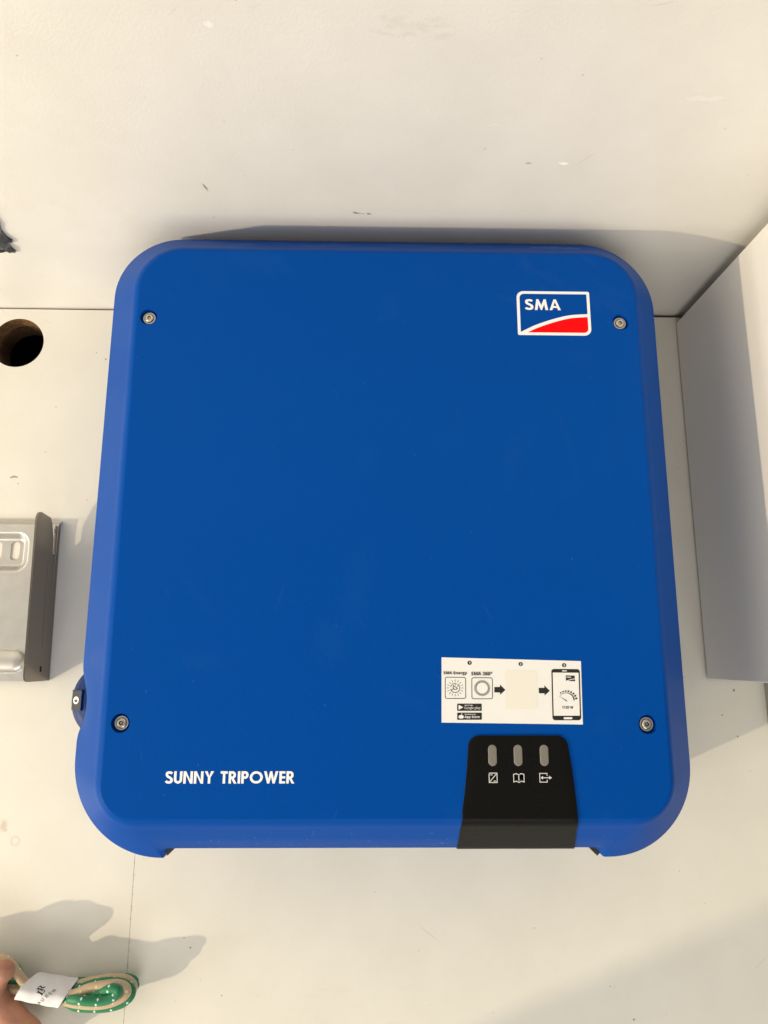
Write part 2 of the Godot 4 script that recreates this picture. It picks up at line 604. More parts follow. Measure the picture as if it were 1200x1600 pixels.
	ring_wall(sub, hc + Vector2(.0004, -.0006), .0243, -.0164, -.034, 60)
	var chip2: StandardMaterial3D = chip.duplicate()
	chip2.albedo_color = Color(.62, .58, .55)  # same chipboard, coloured darker for the shade deeper in the hole
	part("subfloor", sub, chip2, root)
	var cav := begin()
	ring_wall(cav, hc, .05, -.034, -.2, 40)
	fill(cav, [circle2(hc, .05, 40)], func(p): return Vector3(p.x, -.2, p.y), Vector3.UP)
	fill(cav, with_holes([circle2(hc, .05, 40)], [circle2(hc, .0243, 40)]), func(p): return Vector3(p.x, -.034, p.y), Vector3.DOWN)
	part("cavity", cav, dark, root)

func ring_wall(st: SurfaceTool, c: Vector2, r: float, y0: float, y1: float, n: int) -> void:
	for i in n:
		var a := TAU * i / n
		var b := TAU * (i + 1) / n
		var p := Vector3(c.x + cos(a) * r, y0, c.y + sin(a) * r)
		var q := Vector3(c.x + cos(b) * r, y0, c.y + sin(b) * r)
		quad(st, p, q, Vector3(q.x, y1, q.z), Vector3(p.x, y1, p.z), Vector3(-cos((a + b) / 2), 0, -sin((a + b) / 2)))

# ---------------------------------------------------------------- the white box at the right
func build_white_box() -> void:
	var at := Vector3(.5, 0, -.157)
	var t := thing("white_box", "large white painted metal box with a grey shaded side, standing right of the blue inverter", "box", at)
	var m := mat(lin(.83, .80, .735), .30)
	m.heightmap_enabled = true
	m.heightmap_texture = noise_tex(.08, 256, 91, [], 3)
	m.heightmap_scale = .008
	world_tri(m, 6.0)
	# body: rounded long edges, profile across x swept along z
	var x0 := .3085
	var x1 := .70
	var h := .34
	var r := .008
	var prof := []
	prof.append(Vector2(x0 + .0016, .0015))
	prof.append(Vector2(x0, .004))
	for i in 9:
		var a := PI - PI / 2 * i / 8
		prof.append(Vector2(x0 + r + cos(a) * r, h - r + sin(a) * r))
	for i in 9:
		var a := PI / 2 - PI / 2 * i / 8
		prof.append(Vector2(x1 - r + cos(a) * r, h - r + sin(a) * r))
	prof.append(Vector2(x1, .0015))
	var z0 := -.3334
	var z1 := .0185
	var rows := []
	for s in [[z0, 0.0], [z1 - .001, 0.0], [z1 - .0003, .0003], [z1, .001]]:
		var line := PackedVector3Array()
		for p in prof:
			var c := Vector2((x0 + x1) / 2, h / 2)
			var q: Vector2 = p + (c - p).normalized() * s[1]
			line.append(Vector3(q.x, q.y, s[0]) - at)
		rows.append(line)
	var st := begin()
	sheet(st, rows, false, Vector3(0, .17, 0))
	var pl := PackedVector2Array()
	for q in rows[3]:
		pl.append(Vector2(q.x, q.y))
	fill(st, [pl], func(p): return Vector3(p.x, p.y, z1 - at.z), Vector3.BACK)
	fill(st, [pl], func(p): return Vector3(p.x, p.y, z0 - at.z), Vector3.FORWARD)
	part("housing", st, m, t)
	var ft := begin()
	box(ft, Vector3(.3625, .0, .0185) - at, Vector3(.372, .012, .061) - at)
	part("foot", ft, mat(lin(.36, .34, .30), .5), t)

# ---------------------------------------------------------------- inverter
const YF := .176
const DROP := .042

func cover_outline() -> Array:   # [inner, outer, k] all round
	var il := -.1775
	var ir := .2005
	var itop := -.305
	var ib := .105
	var ol := -.2092
	var orr := .2300
	var ot := -.338
	var ob := .1362
	# corners: [inner centre sign..., inner radius, outer radius]
	var out := []
	var corner := func(ic: Vector2, irad: float, oc: Vector2, orad: float, a0: float):
		for i in 25:
			var a := deg_to_rad(a0 + 90.0 * i / 24)
			var d := Vector2(cos(a), sin(a))
			out.append([ic + d * irad, oc + d * orad, 1.0])
	var line := func(fs: Array):   # straight run from the last point to the next corner's first point, done by caller
		pass
	# top left (180 -> 270), going towards top right
	corner.call(Vector2(il + .034, itop + .034), .034, Vector2(ol + .053, ot + .053), .053, 180)
	corner.call(Vector2(ir - .036, itop + .036), .036, Vector2(orr - .060, ot + .060), .060, 270)
	corner.call(Vector2(ir - .027, ib - .027), .027, Vector2(orr - .063, ob - .063), .063, 0)
	# bottom edge with the recess between two notches
	var a0 = out[-1]
	var a1 := [Vector2(il + .025, ib), Vector2(ol + .066, ob)]
	var bottom := [[.1640, 1.0], [.1600, .90], [.1572, .82], [.1555, .775], [.153, .745], [.149, .725]]
	for i in 20:
		bottom.append([lerpf(.14, -.125, i / 19.0), .72])
	bottom.append_array([[-.1300, .715], [-.1335, .735], [-.1360, .775], [-.1382, .84], [-.1408, .92], [-.1428, 1.0]])
	for b in bottom:
		var f: float = (a0[1].x - b[0]) / (a0[1].x - a1[1].x)
		f = clampf(f, 0.0, 1.0)
		out.append([a0[0].lerp(a1[0], f), Vector2(b[0], ob), b[1]])
	corner.call(Vector2(il + .025, ib - .025), .025, Vector2(ol + .066, ob - .066), .066, 90)
	# left edge with the scallop at the switch
	var l0 = out[-1]
	var l1 := [Vector2(il, itop + .034), Vector2(ol, ot + .053)]
	for i in 29:
		var z := lerpf(.068, -.02, i / 28.0)
		var f: float = (l0[1].y - z) / (l0[1].y - l1[1].y)
		var u := absf(z - .0316) / .027
		var dip := 0.0
		if u < 1.0:
			dip = .17 * pow(cos(u * PI / 2), 1.4)
		out.append([l0[0].lerp(l1[0], f), Vector2(ol, z), 1.0 - dip])
	out.append(out[0])
	return out

func cover_y(t: float) -> float:   # height of the bevel at t (0 face edge, 1 outer edge)
	return YF - .0012 - (DROP - .0012) * t

func build_inverter() -> void:
	var at := Vector3(.01, 0, -.1)
	var root := thing("solar_inverter", "large blue solar inverter with rounded corners and black light panel lying on the cream board", "inverter", at)
	var blue := mat(lin(.0, .0590, .318), .42, 0.0, .16)
	blue.heightmap_enabled = true
	blue.heightmap_texture = noise_tex(.22, 512, 131, [], 2)
	blue.heightmap_scale = .010
	world_tri(blue, 5.0)
	var dust := Image.create(1024, 1024, false, Image.FORMAT_RGBA8)
	dust.fill(Color(.45, .55, .72, 0))
	var rng := RandomNumberGenerator.new()
	rng.seed = 77
	var dpx := func(x: float, z: float): return Vector2((x + .22) / .46 * 1024.0, (z + .345) / .49 * 1024.0)
	for k in 26:
		mark(dust, dpx.call(.155 + rng.randf_range(-.05, .035), -.283 + rng.randf_range(-.02, .035)), Vector2(rng.randf_range(10, 40), rng.randf_range(3, 9)), rng.randf_range(.2, 1.1), Color(.25, .40, .62), rng.randf_range(.02, .07), .9, rng)
	for k in 9:
		mark(dust, dpx.call(.13 + k * .004, -.3225 + rng.randf_range(-.002, .002)), Vector2(rng.randf_range(5, 14), rng.randf_range(2, 4)), .1, Color(.62, .66, .74), rng.randf_range(.25, .5), .7, rng)
	for k in 30:
		mark(dust, dpx.call(rng.randf_range(-.15, .2), -.322 + rng.randf_range(-.008, .008)), Vector2(rng.randf_range(10, 50), rng.randf_range(1, 3)), rng.randf_range(-.06, .06), Color(.55, .62, .75), rng.randf_range(.05, .2), .8, rng)
	for k in 40:
		mark(dust, Vector2(rng.randf_range(0, 1024), rng.randf_range(0, 1024)), Vector2(rng.randf_range(15, 70), rng.randf_range(6, 30)), rng.randf_range(0, 3), Color(.2, .36, .6), rng.randf_range(.015, .05), 1.0, rng)
	for k in 14:
		mark(dust, Vector2(rng.randf_range(0, 1024), rng.randf_range(0, 1024)), Vector2(rng.randf_range(8, 30), .7), rng.randf_range(0, 3), Color(.3, .42, .65), rng.randf_range(.06, .14), .3, rng)
	for k in 60:
		mark(dust, Vector2(rng.randf_range(0, 1024), rng.randf_range(0, 1024)), Vector2(rng.randf_range(.7, 1.4), rng.randf_range(.7, 1.6)), 0, Color(.45, .55, .72), rng.randf_range(.08, .3), .2, rng)
	for k in 60:
		mark(dust, dpx.call(rng.randf_range(-.12, .17), rng.randf_range(.112, .13)), Vector2(rng.randf_range(.7, 1.8), rng.randf_range(.7, 1.4)), 0, Color(.6, .66, .76), rng.randf_range(.1, .4), .2, rng)
	blue.detail_enabled = true
	blue.detail_albedo = ImageTexture.create_from_image(dust)
	blue.detail_blend_mode = BaseMaterial3D.BLEND_MODE_MIX
	blue.detail_uv_layer = BaseMaterial3D.DETAIL_UV_2
	uv2_on = true
	uv2_origin = at
	var white := mat(lin(.86, .86, .86), .5)
	var black := mat(lin(.006, .006, .0065), .45)
	# ---- cover
	var ol := cover_outline()
	var levels := [[.93, .010], [.965, .06], [.995, .118], [1.0, .1300], [.998, .1325], [.988, .1346], [.97, cover_y(.97)], [.7, cover_y(.7)], [.4, cover_y(.4)], [.2, cover_y(.2)]]
	# fillet from the bevel into the face
	var p0 := Vector2(.15, cover_y(.15))
	var p1 := Vector2(.0, YF)
	var p2 := Vector2(-.10, YF)
	for i in 9:
		var u := i / 8.0
		var q := p0.lerp(p1, u).lerp(p1.lerp(p2, u), u)
		levels.append([q.x, q.y])
	var rows := []
	for l in levels:
		var line := PackedVector3Array()
		for s in ol:
			var t: float = l[0]
			var y: float = l[1]
			var k: float = s[2]
			if t > k:
				t = k - (1.0 - t) * .1
				y = minf(y, cover_y(k) - .0004)
			var p: Vector2 = s[0].lerp(s[1], t)
			line.append(Vector3(p.x, y, p.y) - at)
		rows.append(line)
	var st := begin()
	sheet(st, rows, true, Vector3(0, .05, 0))
	var face := PackedVector2Array()
	for j in rows[-1].size() - 1:
		var q := Vector2(rows[-1][j].x, rows[-1][j].z)
		if face.is_empty() or face[-1].distance_to(q) > 1e-5:
			face.append(q)
	var spots := [Vector2(-.1664, -.2475), Vector2(.1863, -.2474), Vector2(-.1650, .0427), Vector2(.1854, .0433)]
	var holes := []
	for s in spots:
		holes.append(circle2(s - Vector2(at.x, at.z), .0062, 36))
	fill(st, with_holes([face], holes), func(p): return Vector3(p.x, YF, p.y), Vector3.UP)
	for s in spots:   # recess walls with a small rounded lip, and floors
		ring_wall(st, s - Vector2(at.x, at.z), .0062, YF, YF - .0042, 36)
		fill(st, [circle2(s - Vector2(at.x, at.z), .0062, 36)], func(p): return Vector3(p.x, YF - .0042, p.y), Vector3.UP)
	part("cover", st, blue, root)
	uv2_on = false
	# ---- housing behind the cover
	var hb := begin()
	box(hb, Vector3(-.185, .0, -.318) - at, Vector3(.205, .09, .112) - at)
	part("housing", hb, mat(lin(.16, .17, .19), .5, .6), root)
	# ---- screws
	var steel := mat(lin(.62, .57, .48), .28, 1.0)
	var steel2 := mat(lin(.52, .50, .49), .4, 1.0)
	var pit := mat(lin(.03, .025, .02), .6, .5)
	var first: Node3D
	for k in 4:
		var sp := Vector3(spots[k].x, YF - .0042, spots[k].y) - at
		if first == null:
			first = Node3D.new()
			first.name = "screw"
			root.add_child(first)
			part("washer", lathe([Vector2(.0034, 0), Vector2(.0034, .0016), Vector2(.0036, .0019), Vector2(.0045, .0019), Vector2(.0048, .0015), Vector2(.0048, 0)]), steel2, first)
			var head := lathe([Vector2(.0033, .0), Vector2(.0033, .0020), Vector2(.0031, .0026), Vector2(.0026, .00295), Vector2(.0016, .0031)])
			# six-lobed socket cut into the head
			var lobe := PackedVector2Array()
			for i in 48:
				var a := TAU * i / 48
				lobe.append(Vector2(cos(a), sin(a)) * (.00138 + .00022 * cos(a * 6)))
			fill(head, with_holes([circle2(Vector2.ZERO, .0016, 40)], [lobe]), func(p): return Vector3(p.x, .0031, p.y), Vector3.UP)
			part("head", head, steel, first)
			var so := begin()
			for i in 48:
				var a := lobe[i]
				var b := lobe[(i + 1) % 48]
				quad(so, Vector3(a.x, .0031, a.y), Vector3(b.x, .0031, b.y), Vector3(b.x, .0012, b.y), Vector3(a.x, .0012, a.y), Vector3(-a.x, 0, -a.y).normalized())
			fill(so, [lobe], func(p): return Vector3(p.x, .0012, p.y), Vector3.UP)
			var pin := lathe([Vector2(.0006, .0012), Vector2(.0006, .0026), Vector2(.0, .0027)], 16)
			part("socket", so, pit, first)
			part("socket_pin", pin, steel, first)
			first.position = sp
		else:
			var c: Node3D = first.duplicate()
			c.name = "screw_%03d" % k
			root.add_child(c)
			c.position = sp
			c.rotation.y = [0.0, .5, 1.3, 2.2][k]
	# ---- product name, logo
	var off := func(x: float, y: float, z: float): return Vector3(x, y, z) - at
	part("product_name", lettering("SUNNY TRIPOWER", -.1331 - at.x, -.0494 - at.x, .0728 - at.z, .0804 - at.z, YF + .00015, .19, .085), white, root)
	var lg := Node3D.new()
	lg.name = "logo"
	root.add_child(lg)
	lg.position = off.call(.1084, YF, -.2717)
	var W := .0552
	var H := .0357
	var plate := begin()
	fill(plate, [rrect2(Vector2.ZERO, Vector2(W, H), [.0052, .0012, .0052, .0012])], func(p): return Vector3(p.x, .00012, p.y), Vector3.UP)
	part("frame", plate, white, lg)
	var b := .0022
	# the curve from the lower left corner to the right side
	var sw := curve2([Vector2(b, H - b - .0002), Vector2(W * .25, H * .77), Vector2(W * .5, H * .63), Vector2(W * .72, H * .545), Vector2(W - b, H * .515)], 8)
	var upper := PackedVector2Array()
	var inner := rrect2(Vector2(b, b), Vector2(W - b, H - b), [.0034, .0002, .0034, .0002])
	for q in sw:
		upper.append(q - Vector2(0, .0001))
	for q in [Vector2(W - b, -.01), Vector2(b - .001, -.01), Vector2(b - .001, H - b - .0004)]:
		upper.append(q)
	var plain_blue := mat(blue.albedo_color, .42, 0.0, .16)
	var up := begin()
	fill(up, Geometry2D.intersect_polygons(upper, inner), func(p): return Vector3(p.x, .0002, p.y), Vector3.UP)
	part("blue_field", up, plain_blue, lg)
	var lower := PackedVector2Array()
	for q in sw:
		lower.append(q + Vector2(.0012, .0023))
	lower.append(Vector2(W + .01, H * .515 + .0023))
	lower.append(Vector2(W + .01, H + .01))
	lower.append(Vector2(b, H + .01))
	var lo := begin()
	fill(lo, Geometry2D.intersect_polygons(lower, inner), func(p): return Vector3(p.x, .0002, p.y), Vector3.UP)
	part("red_field", lo, mat(lin(.85, .004, .006), .5, 0.0, .15), lg)
	part("letters", lettering("SMA", .0062, .0330, .0066, .0154, .00028, .19, .10), white, lg)
	build_sticker(root, at, white)
	build_panel(root, at, ol)
	# ---- rotary switch on the left side
	var sw_root := Node3D.new()
	sw_root.name = "rotary_switch"
	root.add_child(sw_root)
	sw_root.position = off.call(-.1945, .102, .0316)
	var navy := mat(lin(.002, .024, .125), .45, 0.0, .35)
	part("knob", lathe([Vector2(0, .023), Vector2(.015, .0225), Vector2(.0205, .0212), Vector2(.0240, .0192), Vector2(.0268, .0162), Vector2(.0288, .0118), Vector2(.0298, .006), Vector2(.030, 0), Vector2(.030, -.03), Vector2(0, -.03)], 64), navy, sw_root)
	var ins := begin()
	var frame_ins := begin()
	# inset window on the upper left of the dome
	var e := Node3D.new()
	e.name = "position_window"
	sw_root.add_child(e)
	e.position = Vector3(-.0212, .0206, -.0002)
	e.rotation.z = deg_to_rad(26)
	box(ins, Vector3(-.0046, -.006, -.0070), Vector3(.0044, .0006, .0066))
	part("insert", ins, mat(lin(.008, .010, .009), .3), e)
	box(frame_ins, Vector3(.0044, -.006, -.0074), Vector3(.0049, .0009, .0070))
	box(frame_ins, Vector3(-.0046, -.006, -.0076), Vector3(.0049, .0009, -.0070))
	part("rim", frame_ins, navy, e)
	var ring := []
	stroke(ring, arc(Vector2(-.0004, -.0003), .0022, .0022, 0, 180, 16), .00105)
	stroke(ring, arc(Vector2(-.0004, -.0003), .0022, .0022, 180, 360, 16), .00105)
	var rs := begin()
	fill(rs, ring, func(p): return Vector3(p.x, .0008, p.y), Vector3.UP)
	part("zero_mark", rs, white, e)
	# ---- dark clips in the two notches of the lower edge
	for s in [[-.1372, .1288, -45.0], [.1566, .1296, 45.0]]:
		var cs := begin()
		box(cs, Vector3(-.0052, -.005, -.0016), Vector3(.0052, .0026, .0022))
		box(cs, Vector3(-.0030, .0026, -.0009), Vector3(.0030, .0031, .0011))
		var cl := part("notch_clip", cs, mat(lin(.05, .045, .04), .45, .5), root)
		cl.position = off.call(s[0], .1335, s[1])
		cl.rotation = Vector3(0, deg_to_rad(-s[2]), 0)

func build_sticker(root: Node3D, at: Vector3, white: Material) -> void:
	var A := Vector3(.0480, YF, -.0004) - at
	var B := Vector3(.1427, YF, .0019) - at
	var C := Vector3(.1418, YF, .0433) - at
	var D := Vector3(.0474, YF, .0421) - at
	var to := func(p: Vector2, y: float):
		var u := (p.x - 46.0) / 1098.0
		var v := (p.y - 35.0 - u * 18.0) / 509.0
		var q: Vector3 = A.lerp(B, u).lerp(D.lerp(C, u), v)
		return Vector3(q.x, YF + y, q.z)
	var paper := mat(lin(.80, .79, .77), .55)
	var ink := mat(lin(.008, .008, .008), .55)
	var grey := mat(lin(.30, .30, .30), .55)
	var sk := Node3D.new()
	sk.name = "instruction_sticker"
	root.add_child(sk)
	var st := begin()
	quad(st, A + Vector3(0, .00016, 0), B + Vector3(0, .00016, 0), C + Vector3(0, .00016, 0), D + Vector3(0, .00016, 0), Vector3.UP)
	for e in [[A, B], [B, C], [C, D], [D, A]]:
		var m: Vector3 = (e[1] - e[0]).cross(Vector3.UP).normalized()
		quad(st, e[0], e[1], e[1] + Vector3(0, .00016, 0), e[0] + Vector3(0, .00016, 0), m)
	part("paper", st, paper, sk)
	var patch := begin()
	fill(patch, [rrect2(Vector2(548, 132), Vector2(796, 438), [14, 14, 14, 14])], func(p): return to.call(p, .00024), Vector3.UP)
	part("paper_patch", patch, mat(lin(.78, .755, .68), .55), sk)
	var pk := []   # solid black print
	var pg := []   # thin line print
	for x in [[72, 190, 236, 360], [280, 192, 445, 362]]:
		var o := rrect2(Vector2(x[0], x[1]) + Vector2(2, 2), Vector2(x[2], x[3]) - Vector2(2, 2), [15, 15, 15, 15], 6)
		var loop := Array(o)
		loop.append(o[0])
		stroke_px(pk, loop, 5.0)
	# sun with a plug, and the ring of rays
	for i in 16:
		var a := TAU * i / 16
		var d := Vector2(cos(a), sin(a))
		stroke_px(pg, [Vector2(152, 276) + d * 48, Vector2(152, 276) + d * 66], 4.0)
	stroke_px(pg, arc(Vector2(152, 276), 36, 36, -60, 170, 16), 6.0)
	stroke_px(pg, arc(Vector2(152, 276), 36, 36, 190, 280, 8), 6.0)
	stroke_px(pg, [Vector2(118, 298), Vector2(140, 280)], 6.0)
	stroke_px(pg, arc(Vector2(153, 271), 17, 17, 40, 220, 12), 7.0)
	stroke_px(pg, [Vector2(136, 254), Vector2(172, 282)], 6.0)
	stroke_px(pg, [Vector2(152, 254), Vector2(162, 244)], 5.0)
	stroke_px(pg, [Vector2(166, 266), Vector2(176, 256)], 5.0)
	for i in 44:
		var a := TAU * i / 44
		var d := Vector2(cos(a), sin(a))
		stroke_px(pg, [Vector2(363, 276) + d * 44, Vector2(363, 276) + d * 63], 4.6)
	for x in [[458, 290], [806, 295]]:
		pk.append(PackedVector2Array([Vector2(x[0], x[1] - 23), Vector2(x[0] + 44, x[1] - 23), Vector2(x[0] + 44, x[1] - 43), Vector2(x[0] + 86, x[1]), Vector2(x[0] + 44, x[1] + 38), Vector2(x[0] + 44, x[1] + 20), Vector2(x[0], x[1] + 20)]))
	for x in [[266, 76], [668, 82], [1010, 88]]:
		pk.append(circle2(Vector2(x[0], x[1]), 17, 24))
	pk.append(rrect2(Vector2(167, 398), Vector2(358, 454), [5, 5, 5, 5]))
	pk.append(rrect2(Vector2(167, 468), Vector2(358, 523), [5, 5, 5, 5]))
	# phone
	pk.append(rrect2(Vector2(908, 119), Vector2(1132, 528), [22, 22, 22, 22]))
	var kinds := []
	for q in pk.size() - 8:
		kinds.append("")
	kinds.append_array(["arrow", "arrow", "number_disc", "number_disc", "number_disc", "store_badge", "store_badge", "phone"])
	var st0 := begin()
	for q in pk.size():
		var st1 := st0 if kinds[q] == "" else begin()
		fill(st1, [pk[q]], func(p): return to.call(p, .00026), Vector3.UP)
		if kinds[q] != "":
			part(kinds[q], st1, ink, sk)
	part("icon_frame", st0, ink, sk)
	var st2 := begin()
	fill(st2, pg, func(p): return to.call(p, .00026), Vector3.UP)
	part("icon_print", st2, mat(lin(.14, .14, .14), .55), sk)
	var st3 := begin()
	fill(st3, [rrect2(Vector2(918, 148), Vector2(1122, 492), [3, 3, 3, 3])], func(p): return to.call(p, .00034), Vector3.UP)
	for q in [["speaker_slot", Vector2(992, 130), Vector2(1030, 138)], ["home_button", Vector2(996, 504), Vector2(1062, 520)]]:
		var sq := begin()
		fill(sq, [rrect2(q[1], q[2], [3, 3, 3, 3])], func(p): return to.call(p, .00034), Vector3.UP)
		part(q[0], sq, paper, sk)
	# marks on the badges
	var bm := [PackedVector2Array([Vector2(178, 407), Vector2(214, 426), Vector2(178, 446)]), capsule2(Vector2(190, 500), Vector2(205, 500), 13, 10)]
	stroke_px(bm, [Vector2(198, 484), Vector2(205, 474)], 6.0)
	var sb := begin()
	fill(sb, bm, func(p): return to.call(p, .00034), Vector3.UP)
	part("badge_mark", sb, paper, sk)
	part("phone_screen", st3, paper, sk)
	# on the screen: small logo, gauge
	var sc := [PackedVector2Array([Vector2(1020, 170), Vector2(1090, 172), Vector2(1091, 194), Vector2(1058, 200), Vector2(1020, 214)]), PackedVector2Array([Vector2(1035, 215), Vector2(1060, 206), Vector2(1092, 201), Vector2(1092, 216)])]
	for i in 10:
		var a0 := deg_to_rad(lerpf(196, 358, i / 10.0))
		var a1 := deg_to_rad(lerpf(196, 358, (i + .62) / 10.0))
		var r0 := 72.0 - i * .3
		var r1 := 78.0 + i * .9
		var c := Vector2(1022, 372)
		if i > 1:
			sc.append(PackedVector2Array([c + Vector2(cos(a0), sin(a0)) * r0, c + Vector2(cos(a1), sin(a1)) * r0, c + Vector2(cos(a1), sin(a1)) * r1, c + Vector2(cos(a0), sin(a0)) * r1]))
	var ga := PackedVector2Array()
	for i in 21:
		var a := deg_to_rad(lerpf(205, 358, i / 20.0))
		ga.append(Vector2(1022, 372) + Vector2(cos(a), sin(a)) * 64)
	for i in 21:
		var a := deg_to_rad(lerpf(358, 205, i / 20.0))
		ga.append(Vector2(1022, 372) + Vector2(cos(a), sin(a)) * (64 - 10 * (1.0 - i / 20.0) - 1))
	sc.append(ga)
	sc.append(PackedVector2Array([Vector2(962, 334), Vector2(1026, 373), Vector2(1022, 380)]))
	var st4 := begin()
	fill(st4, sc, func(p): return to.call(p, .00042), Vector3.UP)
	part("gauge_print", st4, ink, sk)
	# words
	for w in [["SMA Energy", 152, 161, 30, 0, 184], ["SMA 360°", 360, 162, 28, 0, 164], ["1120 W", 1028, 426, 20, 0, 86]]:
		words(sk, w, to, ink, .00044, true, false)
	for w in [["1", 266, 76, 20, 1, 9], ["2", 668, 82, 20, 1, 12], ["3", 1010, 88, 20, 1, 12], ["App Store", 283, 503, 24, 1, 118], ["GET IT ON", 256, 411, 9, 1, 62], ["Download on the", 268, 480, 9, 1, 86]]:
		words(sk, w, to, paper, .00036, true, false)
	words(sk, ["Google play", 286, 433, 26, 1, 126], to, paper, .00036, false, true)
	words(sk, ["SMA", 1043, 184, 12, 1, 38], to, paper, .0005, true, false)

func stroke_px(into: Array, pts: Array, w: float) -> void:
	var line := PackedVector2Array(pts)
	var got := Geometry2D.offset_polyline(line, w / 2, Geometry2D.JOIN_MITER, Geometry2D.END_BUTT)
	var outer := []
	var holes := []
	for g in got:
		if Geometry2D.is_polygon_clockwise(g):
			holes.append(g)
		else:
			outer.append(g)
	if holes.size():
		var c := Vector2.ZERO
		for p in holes[0]:
			c += p
		c /= holes[0].size()
		var next := []
		for side in [PackedVector2Array([Vector2(-5e3, -5e3), Vector2(c.x, -5e3), Vector2(c.x, 5e3), Vector2(-5e3, 5e3)]), PackedVector2Array([Vector2(c.x, -5e3), Vector2(5e3, -5e3), Vector2(5e3, 5e3), Vector2(c.x, 5e3)])]:
			for o in outer:
				for q in Geometry2D.intersect_polygons(o, side):
					for h in holes:
						h.reverse()
						for z in Geometry2D.clip_polygons(q, h):
							next.append(z)
						h.reverse()
		outer = next
	into.append_array(outer)

# words: [text, centre x, centre y, height, -, width] in the sticker's own units
func words(parent: Node3D, w: Array, to: Callable, m: Material, y: float, bold: bool, serif: bool) -> void:
	var t := text_mesh(w[0], .0016, serif, bold)
	var bb := t.get_aabb()
	var c: Vector3 = to.call(Vector2(w[1], w[2]), y)
	var ux: Vector3 = (to.call(Vector2(w[1] + 100, w[2]), y) - c) / 100.0
	var uy: Vector3 = (to.call(Vector2(w[1], w[2] + 100), y) - c) / 100.0
	var o := obj("words", t, m, parent)
	var sx: float = w[5] / bb.size.x
	var sy: float = w[3] / bb.size.y
	var bx := ux * sx
	var by := -uy * sy
	var mid := bb.get_center()
	o.transform = Transform3D(Basis(bx, by, Vector3.UP), c - bx * mid.x - by * mid.y)

